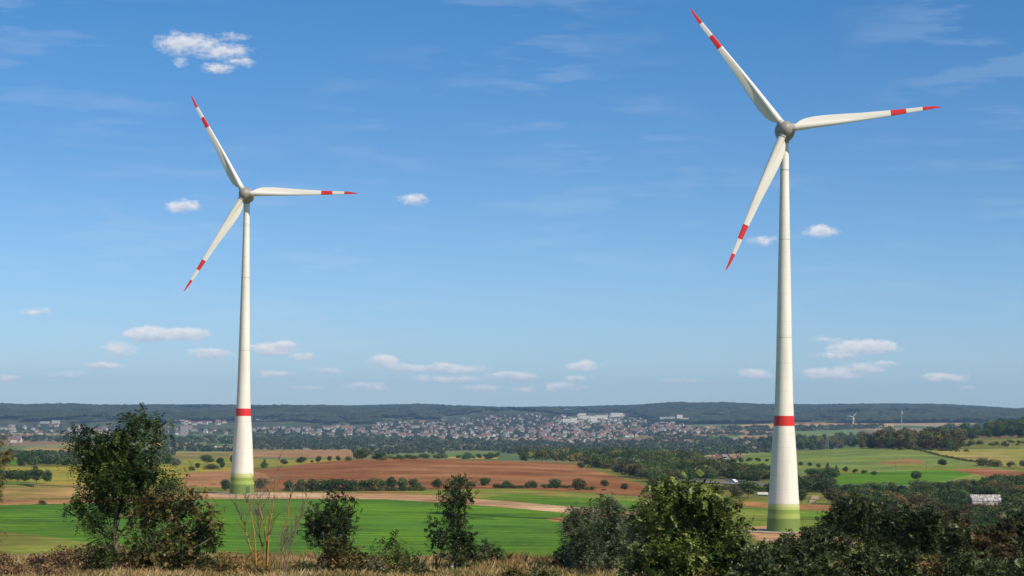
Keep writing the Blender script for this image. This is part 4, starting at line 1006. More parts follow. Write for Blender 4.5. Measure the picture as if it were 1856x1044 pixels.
scatter([(1320, 872), (1400, 873), (1400, 866), (1340, 864)], 14, (9, 14), 1.2, {'bush': 2, 'round': 2}, {'rust': 2, 'dark': 2, 'olive': 1}, 'along the far side of the highway', minpx=5)
scatter([(1262, 882), (1330, 885), (1400, 889), (1400, 892), (1262, 885)], 26, (5, 10), 1.6, {'bush': 3}, {'dark': 3, 'olive': 3, 'mid': 2}, 'along the near side of the highway', minpx=4)
# orchard row and lone trees on the right-hand field
for i, (x, y, h, w) in enumerate([(1343, 841, 12, 9), (1358, 838, 8, 11), (1374, 839, 9, 9), (1390, 838, 6, 7), (1451, 845, 8, 8), (1468, 847, 9, 9), (1484, 849, 9, 8), (1500, 851, 14, 7), (1516, 855, 13, 7), (1533, 857, 11, 11), (1550, 859, 9, 9), (1566, 861, 9, 9), (1585, 863, 9, 11)]):
    kd = 'cone' if x in (1500, 1516) else 'round'
    nm = 'left of the near tower' if x < 1400 else 'right of the near tower'
    od = ['first', 'second', 'third', 'fourth'][i] if i < 4 else ['first', 'second', 'third', 'fourth', 'fifth', 'sixth', 'seventh', 'eighth', 'ninth'][i - 4]
    tr(x, y, h, w, kd, 'dark', f'{od} from left of small dark trees in the row {nm}', 'small dark trees in a row across the hill field')
tr(1707, 846, 14, 17, 'round', 'dark', 'lone round dark tree in the middle of the hill field on the right')
tr(1780, 844, 15, 30, 'bush', 'olive', 'left half of the broad grey brown thicket at the right hill field')
tr(1803, 846, 14, 28, 'bush', 'olive', 'right half of the broad grey brown thicket at the right hill field')
tr(1833, 846, 10, 15, 'bush', 'olive', 'small bush right of the broad thicket on the hill field')
tr(1855, 846, 13, 14, 'bush', 'dark', 'dark bush cut by the right picture edge above the red soil')
tr(1616, 814, 11, 13, 'round', 'dark', 'single dark tree at the upper edge of the pale hill field')
lb = 'low dark hedge bush in the line running down the right hill field'
for t in np.linspace(0, 1, 34):
    x = 1650 + 125 * t + R_.uniform(-1, 1); y = np.interp(x, [1650, 1670, 1700, 1740, 1775], [814, 818, 826, 834, 839]); tr(x, y, R_.uniform(2.5, 5), R_.uniform(5, 8), 'bush', 'dark' if R_.random() < .6 else 'rust', lb if True else '', lb)
# tree belt and dark wood on the right
scatter([(1448, 817), (1520, 814), (1600, 812), (1600, 806), (1448, 812)], 110, (18, 27), .8, {'tall': 3, 'round': 3, 'cone': 1}, {'dark': 3, 'mid': 3, 'olive': 3, 'autumn': .5}, 'in the left tree belt behind the hill field', minpx=3)
scatter([(1590, 813), (1740, 818), (1740, 806), (1600, 804)], 150, (21, 34), .8, {'tall': 4, 'round': 3}, {'olive': 5, 'autumn': 3, 'rust': .8, 'mid': 3}, 'in the golden tree belt behind the hill', minpx=3)
scatter([(1600, 815), (1760, 820), (1745, 814), (1600, 811)], 30, (4, 8), 1.2, {'bush': 1}, {'olive': 2, 'dark': 2, 'rust': 1}, 'along the foot of the golden tree belt', minpx=4)
scatter([(1380, 818), (1450, 817), (1450, 806), (1380, 804)], 30, (14, 24), .9, {'round': 3, 'cone': 1}, {'dark': 5, 'mid': 1}, 'behind the near turbine tower', minpx=4)
scatter([(1700, 800), (1780, 797), (1870, 793), (1870, 776), (1780, 782), (1720, 790)], 120, (15, 25), .9, {'round': 5, 'tall': 1}, {'dark': 6, 'mid': 1, 'olive': 1}, 'in the dark wood on the right hilltop', minpx=3.5)
scatter([(1740, 812), (1870, 808), (1870, 802), (1750, 806)], 24, (3, 9), 1.1, {'bush': 1, 'round': 1}, {'dark': 3, 'olive': 2}, 'below the dark hilltop wood', minpx=5)
# wood in the left middle distance
scatter([(-5, 847), (160, 847), (330, 846), (300, 838), (160, 838), (-5, 842)], 100, (14, 23), 1.0, {'round': 5, 'tall': 1}, {'dark': 4, 'mid': 1, 'grey': 2}, 'in the left wood behind the yellow field', minpx=5, avoid=[(10, 0, 38, 999)])
scatter([(-5, 834), (300, 832), (300, 826), (-5, 828)], 100, (9, 14), 1.3, {'round': 1}, {'dark': 3, 'grey': 2}, 'in the back rows of the left wood', minpx=4)
g = np.array(at(2, 900, 300)); g[2] = float(height(g[0], g[1]))
# scrub around the near turbine and to the right
for (x, y, h, w, lf, lb) in [(1460, 894, 24, 36, 'dark', 'dark rounded tree touching the right edge of the near tower'), (1490, 892, 26, 34, 'dark', 'broad dark tree with a drooping outline right of the near tower'), (1505, 872, 24, 34, 'dark', 'pointed dark tree group top right of the near tower'), (1475, 872, 22, 26, 'dark', 'dark tree behind the broad one right of the near tower'),
        (1452, 914, 26, 22, 'mid', 'green tree touching the lower right of the near tower'), (1510, 914, 28, 34, 'olive', 'olive tree right of the timber stacks'), (1356, 903, 30, 34, 'mid', 'round green tree left of the near tower beside the white shed'), (1335, 905, 24, 22, 'olive', 'olive tree between the leafy foreground tree and the round green tree'), (1395, 892, 16, 22, 'dark', 'dark bush at the left edge of the near tower'), (1660, 872, 18, 18, 'dark', 'dark upright tree at the lower edge of the bright green right field')]:
    tr(x, y, h, w, 'round', lf, lb)
scatter([(1440, 882), (1490, 884), (1520, 897), (1590, 899), (1700, 893), (1780, 886), (1870, 882), (1870, 922), (1500, 925), (1440, 896)], 480, (16, 28), 1.15, {'round': 4, 'bush': 3, 'tall': .5}, {'dark': 8, 'mid': 3, 'olive': 3, 'autumn': .5, 'rust': .25}, 'in the scrubland on the right', minpx=4, avoid=[(1440, 894, 1530, 925), (1745, 902, 1825, 930), (1690, 905, 1725, 915), (1595, 903, 1620, 916)])
scatter([(1740, 926), (1830, 926), (1830, 938), (1740, 938)], 40, (9, 16), 1.6, {'bush': 1}, {'dark': 2, 'olive': 2}, 'at the foot of the greenhouse', minpx=4)
scatter([(1580, 925), (1870, 925), (1870, 980), (1560, 980)], 110, (22, 36), 1.2, {'round': 3, 'bush': 3}, {'dark': 8, 'olive': 3, 'rust': .6, 'autumn': .3}, 'in the lower scrub on the right', minpx=10, avoid=[(1740, 880, 1840, 936)])
scatter([(1640, 955), (1870, 955), (1870, 990), (1640, 990)], 34, (40, 58), 1.0, {'bush': 3}, {'rust': 1.2, 'olive': 3, 'autumn': .5, 'dark': 5}, 'in the lower scrub on the right', minpx=10, avoid=[(1730, 950, 1840, 990)])

flush_trees()
# valley woodland: far-off mass of crowns and hedges
def clump_mass(name, pts, hpx, leaf, label, n=46, flat=1.0):
    g = ground(pts[:, 0], pts[:, 1]); k = g[:, 1] / F; m = len(g); h = (hpx[0] + rng.random(m) * (hpx[1] - hpx[0])) * k
    d = rng.normal(size=(m, n, 3)); d /= np.linalg.norm(d, axis=2, keepdims=True); d[:, :, 2] = np.abs(d[:, :, 2]) * 1.1 - .1
    r = h[:, None, None] * .55 * (.75 + .35 * rng.random((m, n, 1)))
    cen = g[:, None, :] + d * r * np.array([1.35, 1.0, 1.2]) * flat; cen[:, :, 2] += h[:, None] * .28
    nor = d + rng.normal(size=d.shape) * .35
    V, Fq = quads(cen.reshape(-1, 3), nor.reshape(-1, 3), np.repeat(h * .26, n))
    tv = np.clip(.45 + .26 * rng.normal(size=m), 0, 1)[:, None] + .12 * rng.normal(size=(m, n))
    tag(obj(name, make_mesh(name, V, Fq, leaf, fattr=np.clip(tv, 0, 1).ravel())), label, 'woodland', kind='stuff')
M_val = leaf_mat('leaf_valley', [(0, (.026, .045, .02)), (.45, (.055, .078, .032)), (.8, (.10, .12, .055)), (1, (.17, .16, .08))], objvar=0)
VB = [([(-60, 793), (460, 793), (700, 795), (950, 800), (1180, 800), (1300, 806), (1300, 812), (950, 820), (640, 816), (430, 806), (-60, 800)], 1700),
      ([(640, 818), (1180, 812), (1420, 800), (1420, 820), (1180, 832), (900, 822), (640, 826)], 900),
      ([(300, 806), (430, 813), (430, 819), (280, 819)], 130), ([(-40, 822), (320, 819), (320, 828), (-40, 830)], 240), ([(440, 799), (700, 800), (640, 816), (440, 816)], 420),
      ([(1230, 786), (1420, 788), (1420, 791), (1230, 789)], 60), ([(1300, 776), (1440, 777), (1440, 783), (1290, 783)], 110), ([(1420, 776), (1600, 773), (1600, 778), (1420, 783)], 160), ([(1180, 790), (1420, 800), (1420, 812), (1180, 806)], 220)]
P_ = np.vstack([sample_region(a_, n_) for a_, n_ in VB])
P_ = P_[~((P_[:, 0] > 805) & (P_[:, 0] < 905) & (P_[:, 1] > 818) & (P_[:, 1] < 832))]
clump_mass('valley_woodland', P_, (3.5, 8), M_val, 'hazy grey green woods and hedges filling the valley floor below the town')
M_town = leaf_mat('leaf_town', [(0, (.022, .04, .018)), (.6, (.05, .075, .03)), (1, (.09, .12, .05))], objvar=0)
P_ = np.vstack([sample_region(p_, int(n_ * 7)) for p_, n_, _ in TOWN if n_ > 30])
P_ = P_[~((P_[:, 0] > 1010) & (P_[:, 0] < 1132) & (P_[:, 1] > 752) & (P_[:, 1] < 771))]
clump_mass('town_woodland', P_, (2.2, 4.6), M_town, 'trees of gardens and streets mixed between the houses of the far town', n=26)

# ------------------------------------------------------------------ foreground trees (crowns made of leafy sprays)
DENS = 3.2
def fg_plant(name, Y, base, blobs, dens, leaf, mats_leaf, label, cat, trunk_r=.06, bark=None, droop=.5, stems=None, thick=1.0, group=None, spray=(6, 9), spread=1.0, barebranch=0):
    """blobs: (px,py,radius px) of leaf masses at distance Y; base: pixel of the foot"""
    b0 = at(base[0], base[1], Y); b0[2] = float(height(b0[0], b0[1]))
    leaf *= 1.38
    k = Y / F; rr = random.Random(int(base[0] * 7 + Y)); o = empty(name, tuple(b0), label, cat, group)
    B = []
    for bl in blobs:
        px, py, r = bl[:3]; dp = rr.uniform(-1, 1) * min(1.2, 26 * k) if len(bl) < 4 else bl[3] * k
        w = at(px, py, Y + dp); B.append((w[0] - b0[0], w[1] - b0[1], w[2] - b0[2], r * k))
    B = np.array(B)
    # branches: a stem through the mass, side limbs to every leaf mass
    t = MB(); zs = B[:, 2]; top = B[zs.argmax()]
    stems = stems or [None]
    for st in stems:
        if st is None: tp = top; foot = (0, 0, -.15)
        else:
            w = at(st[2], st[3], Y); tp = (w[0] - b0[0], w[1] - b0[1], w[2] - b0[2]); f0 = at(st[0], st[1], Y); foot = (f0[0] - b0[0], f0[1] - b0[1], -.15)
        H = tp[2]; pts = []
        for i in range(9):
            q = i / 8; mid = np.average(B[:, :2], axis=0, weights=np.exp(-((zs - H * q) / (.25 * H + .1)) ** 2) + 1e-6)
            x = foot[0] * (1 - q) + tp[0] * q; y = foot[1] * (1 - q) + tp[1] * q
            m = .55 * math.sin(math.pi * q)
            if st is None: x = x * (1 - m) + mid[0] * m; y = y * (1 - m) + mid[1] * m
            pts.append((x + rr.gauss(0, .02) * H * .3, y + rr.gauss(0, .02) * H * .3, foot[2] + (H - foot[2]) * q * .96))
        t.tube(pts, [trunk_r * (1 - .88 * i / 8) for i in range(9)], 8)
        if st is None or st == stems[0]: main = pts
    for b in B:
        j = max(0, min(7, int(max(0.05, (b[2] - b[3] * 1.0 - .12 * top[2])) / max(top[2], .1) * 8))); s = Vector(main[j]); e = Vector(b[:3])
        m1 = s.lerp(e, .5) + Vector((rr.gauss(0, .05), rr.gauss(0, .05), -.04 * (e - s).length)); rad = trunk_r * (1 - .88 * j / 8) * .55
        t.tube([s, m1, e], [rad, rad * .6, rad * .25], 5, cap=False)
        for _ in range(4):
            d = Vector((rr.gauss(0, 1), rr.gauss(0, 1), rr.gauss(.2, 1))).normalized() * b[3] * .9
            t.tube([m1.lerp(e, .6), e + d * .5, e + d], [rad * .3, rad * .2, rad * .08], 4, cap=False)
    obj('trunk', t.mesh('trunk', bark or M_bark, True), o)
    # sprays
    area = (B[:, 3] ** 2); n = int(dens * area.sum() / (leaf * leaf) * DENS); w = area / area.sum()
    kk = rng.choice(len(B), n, p=w); d = rng.normal(size=(n, 3)); d /= np.linalg.norm(d, axis=1, keepdims=True)
    lump = fbm(d[:, 0] * 2.6 + kk * 7.7, d[:, 2] * 2.6 + d[:, 1] * 3.1, 2, 5)
    rad = B[kk, 3] * (.32 + 1.05 * rng.random(n) ** .6) * (.62 + .8 * lump) * spread
    rad = np.minimum(rad, B[kk, 3] * 1.2)
    cen = B[kk, :3] + d * rad[:, None]
    ncl = max(6, n // 16); sub = rng.choice(n, ncl, replace=False); which = rng.integers(0, ncl, n); subv = rng.normal(size=ncl) * .15; subs = rng.uniform(.65, 1.35, ncl)[which]
    own = rng.random(n) < .22
    clc = cen[sub][which] + rng.normal(size=(n, 3)) * leaf * 1.9 * np.array([1, 1, .8]); cen = np.where(own[:, None], cen, clc)
    cen[:, 2] = np.maximum(cen[:, 2], .05)
    out = cen - np.array([0, 0, top[2] * .4]); out = d * .8 + rng.normal(size=(n, 3)) * .5; out[:, 2] -= droop; out /= np.linalg.norm(out, axis=1, keepdims=True)
    ns = rng.integers(spray[0], spray[1] + 1); side = np.cross(out, np.array([0, 0, 1.]) + rng.normal(size=(n, 3)) * .3); side /= np.maximum(np.linalg.norm(side, axis=1, keepdims=True), 1e-6)
    Cs = []; Ns = []; Us = []; Sz = []; Vv = []
    base_v = np.clip(.42 + subv[which] + .20 * rng.normal(size=n) + .9 * (fbm(cen[:, 0] / (leaf * 9), cen[:, 2] / (leaf * 9), 2, 12) - .5), 0, 1)
    L_ = leaf * (2.0 + 1.4 * rng.random(n))
    for i in range(ns):
        q = (i + .5) / ns; s = 1 if i % 2 else -1
        dirn = out * .55 + side * s * .8; dirn /= np.linalg.norm(dirn, axis=1, keepdims=True)
        c = cen + out * (L_ * q)[:, None] + dirn * leaf * .5; c[:, 2] -= droop * L_ * q * q * .5
        nm = np.cross(out, side) + rng.normal(size=(n, 3)) * .45
        Cs.append(c); Ns.append(nm); Us.append(dirn); Sz.append(leaf * subs * (.42 + .3 * rng.random(n)) * (1 - .25 * q)); Vv.append(np.clip(base_v + .13 * rng.normal(size=n), 0, 1))
    Cs = np.vstack(Cs); Ns = np.vstack(Ns); Us = np.vstack(Us); Sz = np.concatenate(Sz); Vv = np.concatenate(Vv)
    a = Us / np.linalg.norm(Us, axis=1, keepdims=True); Ns /= np.linalg.norm(Ns, axis=1, keepdims=True); bb = np.cross(Ns, a); bb /= np.maximum(np.linalg.norm(bb, axis=1, keepdims=True), 1e-6); s = Sz[:, None]
    V = np.stack([Cs - a * s, Cs + bb * s * .42 * thick + Ns * s * .1, Cs + a * s, Cs - bb * s * .42 * thick + Ns * s * .1], 1).reshape(-1, 3)
    obj('crown', make_mesh('crown', V, np.arange(len(V)).reshape(-1, 4), mats_leaf, fattr=Vv), o)
    return o
LD = leaf_mat('leaf_walnut', [(0, (.012, .026, .005)), (.4, (.034, .062, .011)), (.75, (.085, .13, .02)), (1, (.20, .24, .06))], trans=.3, objvar=0, rough=.45)
LB_ = leaf_mat('leaf_browning', [(0, (.016, .024, .006)), (.42, (.052, .060, .014)), (.70, (.12, .105, .026)), (.88, (.24, .14, .04)), (1, (.38, .23, .09))], trans=.3, objvar=0, rough=.5)
LP = leaf_mat('leaf_plum', [(0, (.012, .020, .008)), (.5, (.030, .045, .014)), (.85, (.062, .075, .028)), (1, (.13, .15, .07))], trans=.25, objvar=0, rough=.5)
LW = leaf_mat('leaf_willow', [(0, (.035, .045, .02)), (.5, (.095, .11, .055)), (1, (.27, .29, .18))], trans=.25, objvar=0, rough=.5)
LG = leaf_mat('leaf_bright', [(0, (.035, .05, .010)), (.35, (.10, .13, .024)), (.75, (.185, .225, .05)), (1, (.27, .30, .09))], trans=.3, objvar=0, rough=.45)
LK = leaf_mat('leaf_blackthorn', [(0, (.010, .018, .005)), (.45, (.030, .046, .012)), (.82, (.075, .095, .026)), (1, (.18, .19, .09))], trans=.2, objvar=0, rough=.5)
LKR = leaf_mat('leaf_hawthorn_red', [(0, (.018, .018, .008)), (.5, (.05, .040, .014)), (1, (.15, .085, .03))], trans=.2, objvar=0)
M_greybark = var_mat('grey_bark', (.22, .20, .17), (.36, .33, .28), 5, .9)
BIG = [(235, 750, 10), (238, 768, 9), (230, 790, 19), (150, 783, 17), (165, 803, 19), (195, 805, 22), (213, 822, 26), (274, 768, 14), (285, 784, 15), (268, 797, 16), (140, 815, 12), (120, 826, 9), (165, 832, 22), (198, 845, 30), (240, 838, 26), (265, 828, 20), (275, 852, 22), (245, 872, 27), (203, 878, 28), (168, 866, 19), (150, 892, 15), (186, 906, 20), (135, 912, 9), (122, 926, 6), (158, 938, 12), (180, 948, 14), (318, 864, 10), (320, 880, 9), (302, 886, 9),
       (222, 908, 20), (258, 900, 20), (290, 884, 15), (186, 985, 19), (200, 1008, 22), (172, 1020, 22), (215, 1030, 22), (205, 960, 12)]
BIG = [(a_, b_, c_ * 1.0) for a_, b_, c_ in BIG]
fg_plant('walnut_tree', 84, (214, 1072), BIG, 2.5, .095, LD, 'tallest dark green foreground tree with drooping leaves and open gaps on the left', 'tree', .085, droop=.75, spread=.86, thick=1.1)
BR = [(330, 908, 20), (302, 918, 20), (352, 915, 15), (368, 902, 10), (385, 925, 9), (394, 945, 10), (270, 928, 19), (250, 952, 20), (300, 950, 24), (340, 950, 22), (370, 960, 16), (280, 985, 25), (320, 990, 28), (355, 990, 23), (250, 1005, 24), (300, 1030, 30), (340, 1032, 28), (375, 1025, 14), (232, 1035, 24), (385, 975, 10), (262, 905, 12)]
fg_plant('cherry_tree', 80, (268, 1085), BR, 2.2, .066, LB_, 'bushy foreground tree with brown and orange leaves right of the tallest tree', 'tree', .05, bark=M_greybark, droop=.15, stems=[(268, 1085, 272, 930), (285, 1085, 300, 960), (235, 1085, 230, 1000)], thick=1.5)
PL = [(600, 912, 14), (622, 913, 14), (638, 907, 7), (582, 930, 17), (612, 935, 20), (630, 930, 10), (568, 950, 14), (592, 958, 20), (618, 962, 15), (555, 962, 8), (578, 980, 14), (596, 990, 14), (600, 1010, 14), (615, 985, 10), (628, 945, 8)]
fg_plant('plum_tree', 92, (600, 1046), PL, 2.6, .07, LP, 'dark leaning foreground tree in front of the green field below the hedgerow', 'tree', .05, droop=.2, thick=1.5)
SB = [(612, 985, 13), (625, 1005, 19), (605, 1020, 19), (640, 1022, 18), (620, 1038, 20), (598, 1042, 12), (650, 1036, 10)]
fg_plant('rose_bush', 76, (620, 1068), SB, 2.4, .06, LB_, 'speckled green and orange bush at the foot of the dark leaning tree', 'bush', .025, droop=.1, thick=1.5)
fg_plant('elder_bush', 78, (680, 1062), [(680, 1010, 9), (672, 1022, 13), (690, 1026, 12), (680, 1038, 15), (664, 1036, 8)], 2.2, .07, LP, 'low dark green bush between the speckled bush and the drooping sapling', 'bush', .02, droop=.4, thick=1.2)
fg_plant('ash_sapling', 82, (716, 1052), [(716, 972, 8), (706, 990, 12), (722, 990, 13), (732, 1002, 9), (712, 1010, 12), (742, 1012, 8), (738, 1022, 6), (718, 1036, 12), (700, 1008, 7), (728, 1032, 8)], 3.0, .085, LD, 'small sapling with long drooping leaves in the dry grass left of the slender tree', 'sapling', .025, droop=.9, thick=.9)
SAP = [(833, 873, 9), (824, 889, 12), (838, 892, 10), (812, 906, 10), (828, 910, 13), (845, 897, 5), (812, 930, 9), (828, 935, 10), (786, 948, 7), (790, 962, 10), (803, 975, 12), (822, 962, 12), (840, 942, 7), (838, 985, 12), (820, 1000, 12), (835, 1010, 13), (846, 968, 8), (826, 1020, 12), (818, 948, 8), (800, 915, 4)]
fg_plant('slender_tree', 96, (826, 1033), SAP, 3.4, .072, LK, 'slender young tree tied beside a post in front of the green field', 'tree', .045, bark=M_greybark, droop=.2, thick=1.4)
post(819, 1032, 1012, 'short pale wooden post at the foot of the slender young tree', .09, 95, mat('pale_wood', (.42, .38, .32)))
fg_plant('round_bush', 99, (880, 1032), [(868, 1008, 14), (885, 1005, 16), (900, 1012, 13), (880, 1018, 16), (855, 1014, 12), (908, 1022, 7)], 2.8, .06, LK, 'round dark bush directly right of the slender young tree', 'bush', .02, droop=.1, thick=1.4)
fg_plant('low_bush', 104, (795, 1022), [(795, 1012, 7), (805, 1016, 6), (787, 1017, 6)], 2.4, .06, LK, 'low dark bush left of the post and the slender young tree', 'bush', .015, droop=.1, thick=1.4)
W1 = [(1042, 928, 11), (1052, 938, 13), (1036, 950, 15), (1066, 940, 12), (1060, 962, 20), (1036, 978, 18), (1074, 975, 18), (1050, 1000, 24), (1080, 1000, 20), (1072, 925, 8)]
fg_plant('willow_tree', 97, (1058, 1040), W1, 4.2, .075, LW, 'left one of the two grey green willows in the foreground centre right', 'willow', .05, droop=.5, thick=1.0, group='two grey green willows')
W2 = [(1099, 908, 10), (1108, 922, 13), (1090, 932, 12), (1120, 935, 13), (1106, 950, 18), (1128, 960, 15), (1092, 965, 15), (1112, 985, 22), (1134, 990, 16), (1100, 1010, 20), (1130, 1015, 20)]
fg_plant('willow_tree', 94, (1104, 1045), W2, 4.2, .075, LW, 'right and taller one of the two grey green willows in the foreground', 'willow', .05, bark=M_greybark, droop=.5, thick=1.0, group='two grey green willows')
fg_plant('low_bush', 98, (1020, 1034), [(1018, 1010, 13), (1034, 1016, 14), (1008, 1018, 9), (1050, 1020, 12)], 2.8, .06, LK, 'dark low bush at the left foot of the grey green willows', 'bush', .02, droop=.1, thick=1.4)
W3 = [(1160, 925, 13), (1172, 940, 15), (1156, 955, 14), (1170, 970, 18), (1160, 992, 18), (1178, 905, 9)]
fg_plant('willow_tree', 88, (1166, 1060), W3, 4.2, .08, LW, 'thin grey green willow against the left side of the large leafy tree', 'willow', .04, bark=M_greybark, droop=.5, thick=1.0)
GT = [(1190, 893, 13), (1210, 886, 13), (1232, 882, 13), (1252, 888, 15), (1275, 893, 15), (1212, 905, 18), (1245, 908, 22), (1290, 908, 17), (1312, 922, 17), (1270, 925, 22), (1190, 922, 20), (1225, 935, 26), (1300, 945, 26), (1332, 945, 15), (1342, 965, 13), (1190, 950, 24), (1255, 955, 28), (1325, 972, 22), (1200, 980, 28), (1285, 980, 30), (1240, 995, 30), (1180, 1010, 26), (1330, 1005, 24), (1300, 1015, 30), (1215, 1025, 30), (1260, 1035, 30), (1170, 1035, 22), (1340, 1035, 22)]
fg_plant('maple_tree', 74, (1255, 1095), GT, 3.2, .095, LG, 'large bright green leafy tree left of the near turbine filling the lower centre right', 'tree', .10, droop=.35, thick=1.6)
for x_, y_, r_, Y_, lb_, m_ in [(412, 1032, 10, 80, 'low weedy bush between the bushy brown tree and the bare shrub', LB_), (462, 1034, 9, 78, 'low weedy bush at the foot of the bare orange stems', LB_), (540, 1030, 11, 82, 'low green brown bush between the bare shrubs and the dark leaning tree', LB_), (562, 1036, 9, 76, 'small dark bush at the left foot of the dark leaning tree', LK),
                          (762, 1036, 8, 84, 'small dark bush right of the drooping sapling', LP), (935, 1040, 9, 78, 'small green bush in the dry grass right of the round dark bush', LB_), (985, 1040, 10, 76, 'small dark bush in the dry grass left of the willows', LK)]:
    fg_plant('low_bush', Y_, (x_, 1042 + (90 - Y_) * 1.6), [(x_ + dx_ * r_, y_ + dy_ * r_, r_ * .9) for dx_, dy_ in ((-1, .3), (0, -.5), (1, .2), (.2, .8), (-.6, 1.0), (1.6, .9), (-1.7, 1.0))], 2.4, .055, m_, lb_, 'bush', .015, droop=.2, thick=1.4)
# dark thicket along the lower right
TH = [(1368, 990, 24, 62), (1410, 982, 26, 66), (1452, 962, 30, 72), (1480, 950, 24, 78), (1535, 894, 36, 88), (1572, 904, 36, 86), (1508, 960, 26, 74), (1620, 910, 38, 84), (1665, 916, 38, 80), (1712, 924, 38, 86), (1760, 945, 38, 82), (1805, 950, 36, 78), (1850, 930, 38, 84), (1885, 960, 36, 72),
      (1345, 1030, 26, 62), (1395, 1025, 34, 58), (1450, 1015, 36, 60), (1510, 1010, 38, 62), (1570, 995, 40, 64), (1630, 1000, 42, 60), (1690, 1005, 42, 62), (1750, 1005, 42, 60), (1810, 1010, 42, 62), (1865, 1010, 40, 60)]
TL = ['low dark bush reaching up to the foot of the near tower from the left', 'dark bush just left below the near tower base', 'dark bush covering the lower right of the near tower base', 'dark bush right of the near tower base with a green clearing behind', 'tallest dark crown of the thicket right of the near turbine', 'second tallest dark crown of the thicket right of the near turbine', 'dark bush below the green clearing right of the near tower',
      'dark crown in front of the pale low shed', 'dark crown right of the pale low shed', 'dark crown left below the greenhouse', 'dark crown directly below the greenhouse', 'dark crown right below the greenhouse', 'dark crown next to the right picture edge', 'dark crown cut by the right picture edge',
      'bottom dark bush beside the large bright green tree', 'bottom dark bush left below the near turbine', 'bottom dark bush directly below the near turbine', 'bottom dark bush below the green clearing', 'bottom dark bush below the tallest thicket crown', 'bottom dark bush below the pale low shed', 'bottom dark bush in the middle of the right thicket', 'bottom dark bush below the greenhouse', 'bottom dark bush near the lower right corner', 'bottom dark bush in the lower right corner']
for i, (x, top, w, Y) in enumerate(TH):
    bl = []; rr = random.Random(i * 13 + 5); n_ = 20
    for j in range(n_):
        q = rr.random(); a = rr.uniform(-1, 1); yy = top + w * .35 + (1 - math.sqrt(max(0, 1 - a * a))) * w * .7 + q * w * 1.5
        bl.append((x + a * w * .95, yy, w * rr.uniform(.22, .40)))
    lf = LKR if i in (9, 11) else LK
    fg_plant('thicket_bush', Y, (x, 1042 + (90 - Y) * 2.2), bl, 2.7, .062 + .012 * (rr.random()), lf if rr.random() > .12 or i < 7 else LB_, TL[i], 'bush', .04, droop=.15, thick=1.5, group='dark thicket bushes along the lower right')
# branch tip of a yellowing tree at the left edge
fg_plant('birch_tree', 210, (-22, 1130), [(2, 795, 8), (6, 815, 10), (14, 828, 8), (-4, 835, 12), (2, 862, 10), (-12, 800, 14), (-20, 850, 24), (-8, 880, 14), (-30, 900, 26), (-22, 960, 26)], 1.3, .11, leaf_mat('leaf_birch', [(0, (.05, .05, .012)), (.5, (.15, .13, .03)), (1, (.32, .24, .06))], objvar=0), 'yellowing tree cut by the left picture edge', 'tree', .12, droop=.5)

# bare shrubs with orange-yellow stems
M_ystem = var_mat('orange_stem', (.42, .22, .035), (.30, .20, .06), 3, .8)
M_twig = var_mat('grey_twig', (.15, .11, .085), (.22, .17, .13), 3, .9)
def bare(px, py, Y, stems, label, m1, m2, rw=.035, seed=1):
    b0 = at(px, py, Y); b0[2] = float(height(b0[0], b0[1])); rr = random.Random(seed)
    o = empty('bare_shrub', tuple(b0), label, 'shrub')
    def loc(x, y, dp): w = at(x, y, Y + dp); return Vector((w[0] - b0[0], w[1] - b0[1], w[2] - b0[2]))
    tw = MB()
    for st in stems:
        t = MB(); pts = []; dp = rr.uniform(-.5, .5); n = 10
        for i in range(n + 1):
            q = i / n; x = np.interp(q, np.linspace(0, 1, len(st)), [s_[0] for s_ in st]); y = np.interp(q, np.linspace(0, 1, len(st)), [s_[1] for s_ in st])
            pts.append(loc(x + rr.gauss(0, .6), y, dp * q))
        t.tube(pts, [rw * (1 - .8 * i / n) for i in range(n + 1)], 6); obj('stem', t.mesh('stem', m1, True), o)
        for i in range(3, n + 1):
            for _ in range(4):
                d = Vector((rr.gauss(0, .5), rr.gauss(0, .4), 1)).normalized() * rr.uniform(.25, .9); p = pts[i]
                tw.tube([p, p + d * .5 + Vector((rr.gauss(0, .04), 0, 0)), p + d], [rw * .28, rw * .2, rw * .1], 4, cap=False)
    obj('twigs', tw.mesh('twigs', m2), o)['kind'] = 'stuff'
bare(483, 1038, 84, [[(483, 1040), (486, 980), (492, 930), (500, 880), (505, 835)], [(483, 1040), (484, 985), (490, 925), (488, 880)], [(510, 1035), (514, 980), (524, 920), (530, 880)], [(483, 1040), (470, 960), (466, 930)], [(486, 990), (478, 950), (470, 920), (462, 880)], [(465, 1035), (462, 970), (455, 930), (445, 905)], [(465, 1035), (452, 985), (440, 945), (425, 915)]],
     'leafless shrub with orange yellow stems in front of the green field', M_ystem, M_twig, .036, 4)
bare(512, 1040, 80, [[(512, 1045), (520, 990), (535, 960), (548, 930)], [(515, 1045), (530, 985), (540, 945), (556, 900)], [(508, 1045), (510, 1000), (520, 965)]], 'grey leafless shrub leaning right beside the orange stemmed one', M_twig, M_twig, .03, 9)

